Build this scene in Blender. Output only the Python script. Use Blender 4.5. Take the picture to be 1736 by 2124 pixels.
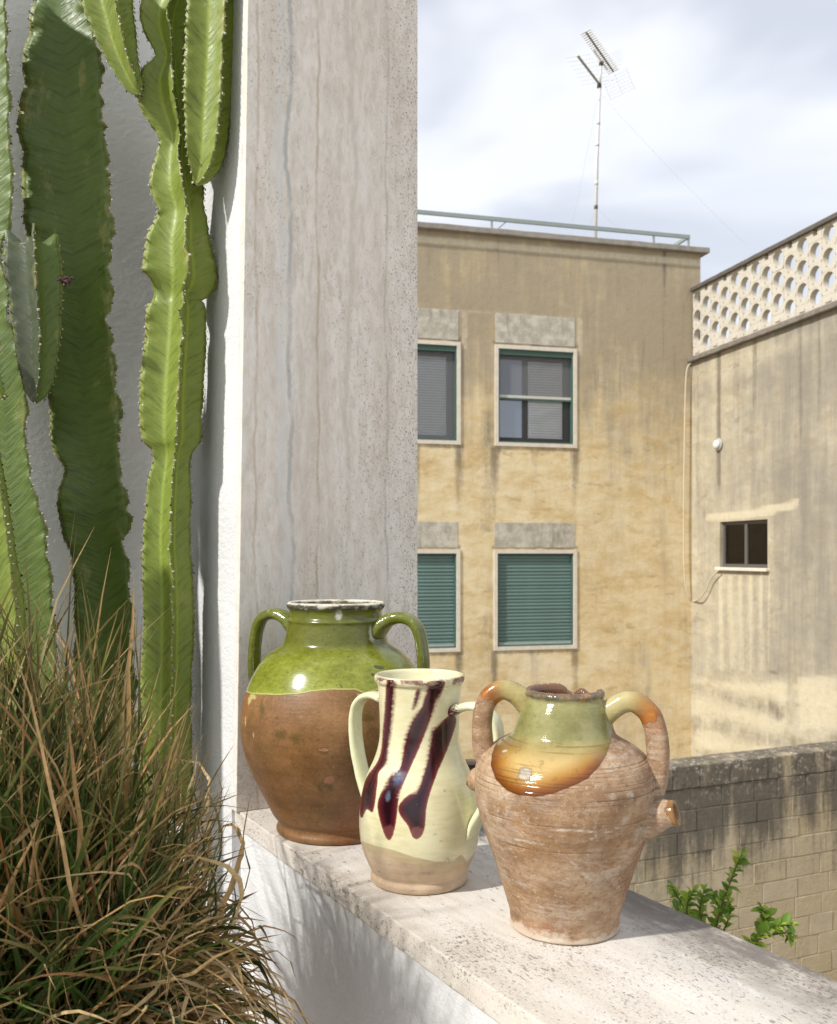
import bpy, bmesh, math, random
import numpy as np
from mathutils import Vector, Matrix, noise as mnoise

random.seed(7)
rng = np.random.default_rng(7)
for o in list(bpy.data.objects):
    bpy.data.objects.remove(o)
SC = bpy.context.scene
COL = SC.collection
R = math.radians
PI = math.pi

# ------------------------------------------------------------------ camera
CAM_H = 0.55                       # above the travertine ledge (ledge top is z = 0)
F = 1949.0 / 1736.0                # focal length in picture widths
cd = bpy.data.cameras.new('camera')
cam = bpy.data.objects.new('camera', cd)
COL.objects.link(cam)
cam.location = (0, 0, CAM_H)
cam.rotation_euler = (R(90), 0, 0)
cd.sensor_fit = 'HORIZONTAL'
cd.sensor_width = 36
cd.lens = 36 * F
cd.shift_y = 88.25 / 1736
cd.clip_start = 0.05
cd.clip_end = 600
cd.dof.use_dof = True
cd.dof.focus_distance = 1.62
cd.dof.aperture_fstop = 13
SC.camera = cam

# ------------------------------------------------------------------ sky, sun, exposure
SUN_AZ = 57.0      # degrees to the left of straight behind the camera
SUN_EL = 42.0
world = bpy.data.worlds.new('World')
SC.world = world
world.use_nodes = True
wn = world.node_tree
wn.nodes.clear()


def wnode(t, **k):
    n = wn.nodes.new(t)
    for a, b in k.items():
        setattr(n, a, b)
    return n


w_out = wnode('ShaderNodeOutputWorld')
w_bg = wnode('ShaderNodeBackground')
w_bg.inputs[1].default_value = 0.1
w_sky = wnode('ShaderNodeTexSky', sky_type='NISHITA', sun_disc=False)
w_sky.sun_elevation = R(SUN_EL)
w_sky.sun_rotation = R(180 + SUN_AZ)
w_sky.air_density = 1.0
w_sky.dust_density = 1.0
w_tc = wnode('ShaderNodeTexCoord')
w_map = wnode('ShaderNodeMapping')
w_map.inputs['Scale'].default_value = (1.0, 1.0, 2.3)
w_map.inputs['Location'].default_value = (3.1, 0.4, 1.7)
w_map.inputs['Rotation'].default_value = (0.0, R(-24), 0.0)
w_n1 = wnode('ShaderNodeTexNoise')
w_n1.inputs['Scale'].default_value = 2.2
w_n1.inputs['Detail'].default_value = 4
w_n1.inputs['Roughness'].default_value = 0.50
w_n1.inputs['Distortion'].default_value = 0.35
w_r1 = wnode('ShaderNodeMapRange', interpolation_type='SMOOTHSTEP')
w_r1.inputs['From Min'].default_value = 0.40
w_r1.inputs['From Max'].default_value = 0.57
w_r1.inputs['To Min'].default_value = 0.64
w_r1.inputs['To Max'].default_value = 0.97
w_cl = wnode('ShaderNodeMix', data_type='RGBA')
w_n2 = wnode('ShaderNodeTexNoise')
w_n2.inputs['Scale'].default_value = 5.2
w_n2.inputs['Detail'].default_value = 4
w_cl.inputs[6].default_value = (8.0, 8.4, 9.3, 1)
w_cl.inputs[7].default_value = (9.5, 9.65, 10.1, 1)
w_mix = wnode('ShaderNodeMix', data_type='RGBA')
L = wn.links.new
L(w_tc.outputs['Generated'], w_map.inputs['Vector'])
L(w_map.outputs[0], w_n1.inputs['Vector'])
L(w_map.outputs[0], w_n2.inputs['Vector'])
L(w_n1.outputs['Fac'], w_r1.inputs['Value'])
L(w_r1.outputs[0], w_mix.inputs[0])
L(w_n2.outputs['Fac'], w_cl.inputs[0])
L(w_sky.outputs[0], w_mix.inputs[6])
L(w_cl.outputs[2], w_mix.inputs[7])
L(w_mix.outputs[2], w_bg.inputs[0])
L(w_bg.outputs[0], w_out.inputs[0])

sd = bpy.data.lights.new('sun', 'SUN')
sd.energy = 4.3
sd.angle = R(2.2)
sd.color = (1.0, 0.97, 0.925)
sun = bpy.data.objects.new('sun', sd)
COL.objects.link(sun)
sv = Vector((math.sin(R(SUN_AZ)) * math.cos(R(SUN_EL)), math.cos(R(SUN_AZ)) * math.cos(R(SUN_EL)), -math.sin(R(SUN_EL))))
sun.rotation_euler = sv.to_track_quat('-Z', 'Y').to_euler()
sun.location = (-3, -2, 6)

SC.view_settings.view_transform = 'Standard'
SC.view_settings.look = 'None'
SC.view_settings.exposure = 0.2
SC.view_settings.gamma = 1.0
SC.view_settings.use_curve_mapping = False
SC.cycles.max_bounces = 8
SC.cycles.use_denoising = True

# ------------------------------------------------------------------ node helper


class Mat:
    def __init__(s, name, rough=0.7, spec=0.5):
        s.m = bpy.data.materials.new(name)
        s.m.use_nodes = True
        s.t = s.m.node_tree
        s.b = s.t.nodes['Principled BSDF']
        s.b.inputs['Roughness'].default_value = rough
        s.b.inputs['Specular IOR Level'].default_value = spec

    def nd(s, t, **k):
        n = s.t.nodes.new(t)
        for a, b in k.items():
            setattr(n, a, b)
        return n

    def put(s, sock, v):
        if isinstance(v, bpy.types.NodeSocket):
            s.t.links.new(v, sock)
        elif isinstance(v, (tuple, list)) and sock.type == 'RGBA' and len(v) == 3:
            sock.default_value = (*v, 1)
        else:
            sock.default_value = v

    def co(s, obj=None, kind='Object'):
        n = s.nd('ShaderNodeTexCoord')
        if obj is not None:
            n.object = obj
        return n.outputs[kind]

    def mapp(s, v, scale=(1, 1, 1), loc=(0, 0, 0), rot=(0, 0, 0)):
        n = s.nd('ShaderNodeMapping')
        s.put(n.inputs['Vector'], v)
        n.inputs['Scale'].default_value = scale
        n.inputs['Location'].default_value = loc
        n.inputs['Rotation'].default_value = rot
        return n.outputs[0]

    def noise(s, v, scale, detail=4, rough=0.55, dist=0.0, col=False):
        n = s.nd('ShaderNodeTexNoise')
        s.put(n.inputs['Vector'], v)
        n.inputs['Scale'].default_value = scale
        n.inputs['Detail'].default_value = detail
        n.inputs['Roughness'].default_value = rough
        n.inputs['Distortion'].default_value = dist
        return n.outputs['Color' if col else 'Fac']

    def voro(s, v, scale, feature='F1', out='Distance', rand=1.0):
        n = s.nd('ShaderNodeTexVoronoi', feature=feature)
        s.put(n.inputs['Vector'], v)
        n.inputs['Scale'].default_value = scale
        n.inputs['Randomness'].default_value = rand
        return n.outputs[out]

    def mr(s, v, a, b, c=0.0, d=1.0, smooth=True):
        n = s.nd('ShaderNodeMapRange')
        if smooth:
            n.interpolation_type = 'SMOOTHSTEP'
        s.put(n.inputs['Value'], v)
        for i, x in zip(('From Min', 'From Max', 'To Min', 'To Max'), (a, b, c, d)):
            s.put(n.inputs[i], x)
        return n.outputs[0]

    def ramp(s, f, stops):
        n = s.nd('ShaderNodeValToRGB')
        s.put(n.inputs[0], f)
        e = n.color_ramp.elements
        while len(e) < len(stops):
            e.new(0.5)
        for x, (p, c) in zip(e, stops):
            x.position = p
            x.color = (*c, 1)
        return n.outputs[0]

    def mix(s, f, a, b, blend='MIX'):
        n = s.nd('ShaderNodeMix', data_type='RGBA', blend_type=blend)
        s.put(n.inputs[0], f)
        s.put(n.inputs[6], a)
        s.put(n.inputs[7], b)
        return n.outputs[2]

    def ma(s, op, a, b=0.0, clamp=False):
        n = s.nd('ShaderNodeMath', operation=op)
        n.use_clamp = clamp
        s.put(n.inputs[0], a)
        s.put(n.inputs[1], b)
        return n.outputs[0]

    def attr(s, name, out='Fac'):
        n = s.nd('ShaderNodeAttribute', attribute_name=name)
        return n.outputs[out]

    def sep(s, v):
        n = s.nd('ShaderNodeSeparateXYZ')
        s.put(n.inputs[0], v)
        return n.outputs

    def bump(s, h, strength=0.3, dist=0.01):
        n = s.nd('ShaderNodeBump')
        n.inputs['Strength'].default_value = strength
        n.inputs['Distance'].default_value = dist
        s.put(n.inputs['Height'], h)
        s.t.links.new(n.outputs[0], s.b.inputs['Normal'])

    def out(s, col=None, rough=None, metal=None, **kw):
        if col is not None:
            s.put(s.b.inputs['Base Color'], col)
        if rough is not None:
            s.put(s.b.inputs['Roughness'], rough)
        if metal is not None:
            s.put(s.b.inputs['Metallic'], metal)
        for k, v in kw.items():
            s.put(s.b.inputs[k.replace('_', ' ')], v)
        return s.m


def simple(name, col, rough=0.6, metal=0.0, var=0.18, scale=25.0, spec=0.5):
    h = Mat(name, rough, spec)
    c = h.co()
    n = h.noise(c, scale, 5)
    a = tuple(x * (1 - var) for x in col)
    b = tuple(min(1, x * (1 + var)) for x in col)
    return h.out(h.mix(n, a, b), metal=metal)


# ------------------------------------------------------------------ mesh helper


class MB:
    def __init__(s):
        s.v = []
        s.f = []

    def add(s, v, f):
        o = len(s.v)
        s.v += [tuple(p) for p in v]
        s.f += [tuple(i + o for i in q) for q in f]

    def box(s, a, b):
        x0, y0, z0 = a
        x1, y1, z1 = b
        s.add([(x0, y0, z0), (x1, y0, z0), (x1, y1, z0), (x0, y1, z0), (x0, y0, z1), (x1, y0, z1), (x1, y1, z1), (x0, y1, z1)],
              [(0, 3, 2, 1), (4, 5, 6, 7), (0, 1, 5, 4), (1, 2, 6, 5), (2, 3, 7, 6), (3, 0, 4, 7)])

    def tube(s, pts, rad, seg=8, cap=True):
        pts = [Vector(p) for p in pts]
        n = len(pts)
        if not isinstance(rad, (list, tuple, np.ndarray)):
            rad = [rad] * n
        rings = []
        up = None
        for i, p in enumerate(pts):
            t = (pts[min(i + 1, n - 1)] - pts[max(i - 1, 0)]).normalized()
            if up is None:
                up = Vector((0, 0, 1)) if abs(t.z) < 0.9 else Vector((1, 0, 0))
            a = t.cross(up).normalized()
            up = a.cross(t).normalized()
            rings += [p + (a * math.cos(2 * PI * k / seg) + up * math.sin(2 * PI * k / seg)) * rad[i] for k in range(seg)]
        fs = []
        for i in range(n - 1):
            for k in range(seg):
                k2 = (k + 1) % seg
                fs.append((i * seg + k, i * seg + k2, (i + 1) * seg + k2, (i + 1) * seg + k))
        if cap:
            fs.append(tuple(range(seg - 1, -1, -1)))
            fs.append(tuple((n - 1) * seg + k for k in range(seg)))
        s.add(rings, fs)

    def build(s, name, mat, parent=None, smooth=False, bevel=0.0, bseg=2):
        me = bpy.data.meshes.new(name)
        me.from_pydata(s.v, [], s.f)
        if bevel > 0:
            bm = bmesh.new()
            bm.from_mesh(me)
            bmesh.ops.bevel(bm, geom=list(bm.edges), offset=bevel, segments=bseg, affect='EDGES', profile=0.5)
            bm.to_mesh(me)
            bm.free()
        me.validate()
        return link(name, me, mat, parent, smooth)


def link(name, me, mat, parent=None, smooth=False):
    o = bpy.data.objects.new(name, me)
    COL.objects.link(o)
    if mat is not None and len(me.materials) == 0:
        me.materials.append(mat)
    if smooth:
        me.polygons.foreach_set('use_smooth', [True] * len(me.polygons))
    if parent is not None:
        o.parent = parent
    return o


def empty(name, loc=(0, 0, 0), rz=0.0):
    o = bpy.data.objects.new(name, None)
    COL.objects.link(o)
    o.empty_display_size = 0.1
    o.location = loc
    o.rotation_euler = (0, 0, rz)
    return o


def tag(o, label=None, cat=None, group=None, kind=None):
    if label:
        o['label'] = label
    if cat:
        o['category'] = cat
    if group:
        o['group'] = group
    if kind:
        o['kind'] = kind
    return o


def setattr_f(me, name, arr):
    a = me.attributes.new(name, 'FLOAT', 'POINT')
    a.data.foreach_set('value', np.asarray(arr, dtype=np.float32))


def D(px, py, y):
    """point at depth y seen at (px, py) of a 1736-wide picture"""
    return Vector(((px - 868) / 1949 * y, y, CAM_H + (1150 - py) / 1949 * y))


def spline(pts, n):
    """Catmull-Rom through pts (rows of floats) resampled at n even steps"""
    P = np.array(pts, float)
    P = np.vstack([2 * P[0] - P[1], P, 2 * P[-1] - P[-2]])
    m = len(P) - 3
    out = []
    for t in np.linspace(0, m, n):
        i = min(int(t), m - 1)
        u = t - i
        a, b, c, d = P[i:i + 4]
        out.append(0.5 * ((2 * b) + (c - a) * u + (2 * a - 5 * b + 4 * c - d) * u * u + (3 * b - a - 3 * c + d) * u ** 3))
    return np.array(out)


def sdf_poly(P, poly):
    """signed distance (inside positive) of points P (n,2) to polygon"""
    poly = np.array(poly, float)
    d = np.full(len(P), 1e9)
    inside = np.zeros(len(P), bool)
    for a, b in zip(poly, np.roll(poly, -1, 0)):
        e = b - a
        w = P - a
        t = np.clip((w @ e) / (e @ e), 0, 1)
        q = w - t[:, None] * e
        d = np.minimum(d, np.hypot(q[:, 0], q[:, 1]))
        c = (a[1] > P[:, 1]) != (b[1] > P[:, 1])
        xi = a[0] + (P[:, 1] - a[1]) / ((b[1] - a[1]) if b[1] != a[1] else 1e-9) * e[0]
        inside ^= c & (P[:, 0] < xi)
    return np.where(inside, d, -d)


def ell(P, cx, cy, rx, ry, rot=0.0):
    """1 at the centre of an ellipse, 0 on its edge"""
    c, s = math.cos(rot), math.sin(rot)
    x = P[:, 0] - cx
    y = P[:, 1] - cy
    u = (x * c + y * s) / rx
    v = (-x * s + y * c) / ry
    return 1 - np.sqrt(u * u + v * v)


# ------------------------------------------------------------------ frames
LA = R(30.2)       # ledge frame: local x across the ledge, local y along it (away)
BA = R(14.3)       # building frame: local x along the yellow facade, local y away
FLOOR = -0.75
GROUND = -4.2


def LW(n, s, z):
    return Vector((n * math.cos(LA) - s * math.sin(LA), n * math.sin(LA) + s * math.cos(LA), z))


# ------------------------------------------------------------------ materials: stone, plaster
def travertine(name, vertical, dirt):
    h = Mat(name, 0.62, 0.35)
    c = h.co()
    if vertical:                       # veins run up the face (local z), vary across x
        v1 = h.mapp(c, (1, 1, 0.10))
        v2 = h.mapp(c, (1, 1, 0.45))
        v3 = h.mapp(c, (1, 1, 0.7))
    else:                              # veins run along the ledge (local y)
        v1 = h.mapp(c, (1, 0.10, 1))
        v2 = h.mapp(c, (1, 0.22, 1))
        v3 = h.mapp(c, (1, 0.30, 1))
    a = h.noise(v1, 11, 6, 0.62, 0.5)
    b = h.noise(v2, 55, 5, 0.65, 0.3)
    cl = h.noise(c, 4.0, 4, 0.6)
    if vertical:
        base = h.ramp(a, [(0.25, (0.55, 0.495, 0.42)), (0.42, (0.675, 0.625, 0.555)), (0.55, (0.745, 0.71, 0.65)), (0.75, (0.67, 0.615, 0.54))])
    else:
        base = h.ramp(a, [(0.25, (0.49, 0.43, 0.35)), (0.45, (0.58, 0.535, 0.465)), (0.6, (0.65, 0.615, 0.56)), (0.8, (0.545, 0.495, 0.425))])
    col = h.mix(h.mr(b, 0.35, 0.75, 0.0, 0.55), base, (0.55, 0.48, 0.39) if vertical else (0.49, 0.42, 0.34))
    col = h.mix(h.mr(cl, 0.4, 0.7, 0, 0.25), col, (0.71, 0.69, 0.65) if vertical else (0.64, 0.61, 0.57))
    if vertical:
        fs_ = h.noise(h.mapp(c, (1, 1, 0.28), (1, 2, 3)), 62, 7, 0.74, 0.5)
        col = h.mix(h.mr(fs_, 0.44, 0.68, 0, 0.5), col, (0.47, 0.42, 0.355))
        fl = h.noise(h.mapp(c, (1, 1, 0.55), (4, 7, 3)), 120, 6, 0.76)
        col = h.mix(h.mr(fl, 0.55, 0.68, 0, 0.38), col, (0.42, 0.36, 0.29))
        col = h.mix(h.mr(fl, 0.44, 0.32, 0, 0.45), col, (0.76, 0.74, 0.70))
        xx_, yy_, zz_ = h.sep(c)
        # a few wandering veins with their own positions on the slab
        for x0_, amp, wid, vc, st_, sd_ in ((0.795, 0.075, 0.0045, (0.42, 0.425, 0.41), 0.75, 1.0), (0.775, 0.075, 0.010, (0.60, 0.60, 0.58), 0.5, 1.03), (0.86, 0.05, 0.0030, (0.42, 0.33, 0.23), 0.5, 4.0), (0.715, 0.05, 0.0028, (0.45, 0.33, 0.22), 0.4, 7.0), (1.035, 0.05, 0.003, (0.42, 0.39, 0.34), 0.5, 9.0), (0.94, 0.07, 0.006, (0.54, 0.49, 0.42), 0.5, 12.0)):
            cv = h.nd('ShaderNodeCombineXYZ')
            h.put(cv.inputs[0], sd_)
            h.put(cv.inputs[2], h.ma('MULTIPLY', zz_, 1.0))
            wn_ = h.noise(cv.outputs[0], 3.2, 8, 0.62)
            dx_ = h.ma('ABSOLUTE', h.ma('SUBTRACT', h.ma('SUBTRACT', xx_, x0_), h.ma('MULTIPLY', h.ma('SUBTRACT', wn_, 0.5), amp)))
            brk = h.mr(h.noise(h.mapp(c, (1, 1, 1), (sd_, 3, 3)), 11, 4, 0.65), 0.36, 0.56, 0.35, 1)
            col = h.mix(h.ma('MULTIPLY', h.mr(dx_, wid * 0.3, wid * 1.7, min(0.95, st_ * 1.25), 0), brk), col, vc)
    # pits
    p1 = h.noise(v3, 260 if vertical else 150, 3, 0.6)
    zone = h.noise(h.mapp(c, (1, 1, 0.25) if vertical else (1, 0.4, 1), (7, 1, 2)), 9, 4, 0.6)
    thr = h.mr(zone, 0.35, 0.68, 0.72, 0.58)
    pit = h.mr(p1, thr, h.ma('ADD', thr, 0.05), 0, 1)
    pitcol = (0.30, 0.24, 0.18) if vertical else (0.22, 0.17, 0.13)
    col = h.mix(h.ma('MULTIPLY', pit, 0.5 if vertical else 0.75), col, pitcol)
    if dirt:
        # black lichen freckles, denser in streaks and toward the outer (courtyard) edge
        x = h.sep(c)[0]
        edge = h.mr(x, 0.80, 1.08, 0.0, 0.085)
        z2 = h.noise(h.mapp(c, (1, 0.45, 1), (2, 5, 1)), 5.5, 5, 0.62, 0.4)
        f = h.noise(h.mapp(c, (1, 0.55, 1), (4, 4, 4)), 210, 5, 0.75)
        front = h.mr(x, 0.76, 0.68, 0.0, 0.012)
        t2 = h.ma('SUBTRACT', h.mr(z2, 0.36, 0.70, 0.64, 0.50), h.ma('ADD', edge, front))
        lic = h.mr(f, t2, h.ma('ADD', t2, 0.07), 0, 1)
        col = h.mix(h.ma('MULTIPLY', lic, 0.82), col, (0.085, 0.070, 0.060))
        ff = h.noise(h.mapp(c, (1, 0.6, 1), (1, 2, 4)), 420, 4, 0.7)
        col = h.mix(h.ma('MULTIPLY', h.mr(ff, 0.50, 0.68, 0, 0.6), h.mr(z2, 0.36, 0.62, 0.15, 1)), col, (0.16, 0.135, 0.115))
        smear = h.ma('MULTIPLY', h.mr(z2, 0.48, 0.70, 0, 0.5), h.mr(h.noise(h.mapp(c, (1, 0.3, 1), (9, 2, 4)), 60, 5, 0.7), 0.4, 0.62))
        col = h.mix(smear, col, (0.36, 0.30, 0.25))
        outer = h.ma('MULTIPLY', h.mr(x, 0.88, 1.07, 0, 0.95), h.mr(h.noise(h.mapp(c, (1, 0.35, 1)), 11, 7, 0.78), 0.34, 0.58, 0.08, 1))
        col = h.mix(outer, col, (0.13, 0.112, 0.098))
    else:
        # dirt freckles toward the free (right) edge and the foot of the slab
        x, y, z = h.sep(c)
        e1 = h.mr(x, 0.90, 1.12, 0.0, 0.15)
        e2 = h.mr(z, 0.30, 0.0, 0.0, 0.10)
        f = h.noise(h.mapp(c, (1, 1, 0.7), (4, 4, 4)), 270, 4, 0.75)
        t2 = h.ma('SUBTRACT', 0.70, h.ma('ADD', e1, e2))
        lic = h.mr(f, t2, h.ma('ADD', t2, 0.06), 0, 0.8)
        col = h.mix(lic, col, (0.13, 0.115, 0.10))
    h.bump(h.ma('SUBTRACT', h.ma('MULTIPLY', b, 0.3), pit), 0.55, 0.0022)
    return h.out(col, rough=h.mr(b, 0.3, 0.8, 0.5, 0.75))


M_TRAV_V = travertine('travertine_vertical', True, False)
M_TRAV_H = travertine('travertine_ledge', False, True)


def white_plaster():
    h = Mat('white_plaster', 0.85, 0.25)
    c = h.co()
    n1 = h.noise(c, 3.0, 5, 0.6)
    n2 = h.noise(c, 140, 4, 0.6)
    n3 = h.noise(h.mapp(c, (1, 0.35, 1.0), (0, 0, 0), (R(30), 0, 0)), 60, 4, 0.6)
    col = h.mix(h.mr(n1, 0.3, 0.75), (0.66, 0.66, 0.655), (0.58, 0.58, 0.575))
    sp = h.mr(h.noise(c, 95, 2, 0.5), 0.76, 0.80, 0, 0.5)
    col = h.mix(sp, col, (0.35, 0.31, 0.27))
    h.bump(h.ma('ADD', n2, h.ma('MULTIPLY', n3, 1.2)), 0.55, 0.004)
    return h.out(col)


M_WHITE = white_plaster()
h = Mat('rough_white_stucco', 0.9, 0.2)
c = h.co()
n1 = h.noise(c, 2.5, 5, 0.6)
h.bump(h.ma('ADD', h.noise(c, 75, 4, 0.6), h.ma('MULTIPLY', h.noise(h.mapp(c, (1, 1, 1.6)), 32, 4, 0.6), 1.0)), 0.35, 0.002)
M_ROUGH = h.out(h.mix(h.mr(n1, 0.3, 0.75), (0.60, 0.60, 0.585), (0.51, 0.51, 0.50)))

# ------------------------------------------------------------------ ground, terrace
h = Mat('courtyard_ground', 0.95)
c = h.co()
M_GROUND = h.out(h.mix(h.noise(c, 1.3, 6, 0.65), (0.20, 0.17, 0.12), (0.33, 0.28, 0.20)))
g = MB()
g.add([(-300, -300, GROUND), (300, -300, GROUND), (300, 300, GROUND), (-300, 300, GROUND)], [(0, 1, 2, 3)])
tag(g.build('ground', M_GROUND), kind='structure')

h = Mat('terrace_tiles', 0.7)
c = h.co()
M_FLOOR = h.out(h.mix(h.noise(c, 3, 5), (0.50, 0.46, 0.40), (0.62, 0.58, 0.52)))
t = MB()
t.box((-4.5, -4.0, FLOOR - 0.3), (0.692, 2.46, FLOOR))
tf = t.build('terrace_floor', M_FLOOR)
tf.rotation_euler.z = LA
tag(tf, kind='structure')

# ------------------------------------------------------------------ parapet with travertine coping
LEDGE_N0, LEDGE_N1, PIL_S = 0.679, 1.077, 1.925
par = empty('parapet_wall', LW(0, 0, 0), LA)
tag(par, 'low white plastered parapet with pale speckled travertine coping under the jars', 'parapet')
m = MB()
m.box((0.692, -2.2, GROUND), (1.055, PIL_S + 0.6, -0.040))
m.build('wall', M_WHITE, par)


def jitter_edges(me, amp, sc):
    for v in me.vertices:
        q = v.co * sc
        v.co += Vector((mnoise.noise(q), mnoise.noise(q + Vector((9, 3, 1))), mnoise.noise(q + Vector((4, 7, 2))))) * amp


def slab(a, b, step, bev, amp=0.0, sc=30.0):
    """bevelled box with subdivided long edges, edges slightly uneven"""
    bm = bmesh.new()
    bmesh.ops.create_cube(bm, size=1)
    for v in bm.verts:
        v.co = Vector([a[i] + (v.co[i] + 0.5) * (b[i] - a[i]) for i in range(3)])
    bmesh.ops.bevel(bm, geom=list(bm.edges), offset=bev, segments=2, affect='EDGES', profile=0.6)
    for ax in range(3):
        n = int((b[ax] - a[ax]) / step)
        for k in range(1, n):
            co = Vector((0, 0, 0))
            co[ax] = a[ax] + (b[ax] - a[ax]) * k / n
            no = Vector((0, 0, 0))
            no[ax] = 1
            bmesh.ops.bisect_plane(bm, geom=list(bm.verts) + list(bm.edges) + list(bm.faces), plane_co=co, plane_no=no)
    me = bpy.data.meshes.new('slab')
    bm.to_mesh(me)
    bm.free()
    if amp:
        jitter_edges(me, amp, sc)
    return me


me = slab((LEDGE_N0, -2.2, -0.038), (LEDGE_N1, PIL_S + 0.10, 0.0), 0.02, 0.0025, 0.0006, 60)
link('coping', me, M_TRAV_H, par, False)

# ------------------------------------------------------------------ tall white wall and travertine pillar
SHEAR = 0.0150


def shear(me):
    for v in me.vertices:
        if v.co.x < 0.9:
            v.co.x += SHEAR * max(0.0, v.co.z)


ww = empty('house_wall', LW(0, 0, 0), LA)
tag(ww, 'tall white rough plastered house wall behind the cacti', 'wall')
m = MB()
for z0, z1 in ((FLOOR - 0.2, 0.0), (0.0, 2.9)):
    m.box((0.672, PIL_S + 0.0305, z0), (1.11, 2.47, z1))
o = m.build('side_wall', M_WHITE, ww)
shear(o.data)
m = MB()
m.box((-3.5, 2.4702, FLOOR - 0.2), (1.11, 2.75, 2.9))
m.build('return_wall', M_ROUGH, ww)

pil = empty('travertine_pillar', LW(0.672, PIL_S, 0), LA)
tag(pil, 'tall grey vein-cut travertine pillar rising behind the green jar', 'pillar')
me = slab((0.671, PIL_S, 0.0008), (1.118, PIL_S + 0.030, 2.9), 0.05, 0.0015, 0.0004, 70)
shear(me)
for v in me.vertices:
    v.co -= Vector((0.672, PIL_S, 0))
hs = M_TRAV_V
o = link('front_slab', me, M_TRAV_V, pil)
for v in me.vertices:                 # keep ledge-frame numbers for the material (x 0.67..1.12)
    v.co += Vector((0.672, PIL_S, 0))
pil.location = (0, 0, 0)
pil.location = LW(0, 0, 0)

# ------------------------------------------------------------------ jars
FZ = 2807.0        # focal length in pixels of the 2500-wide picture


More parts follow.
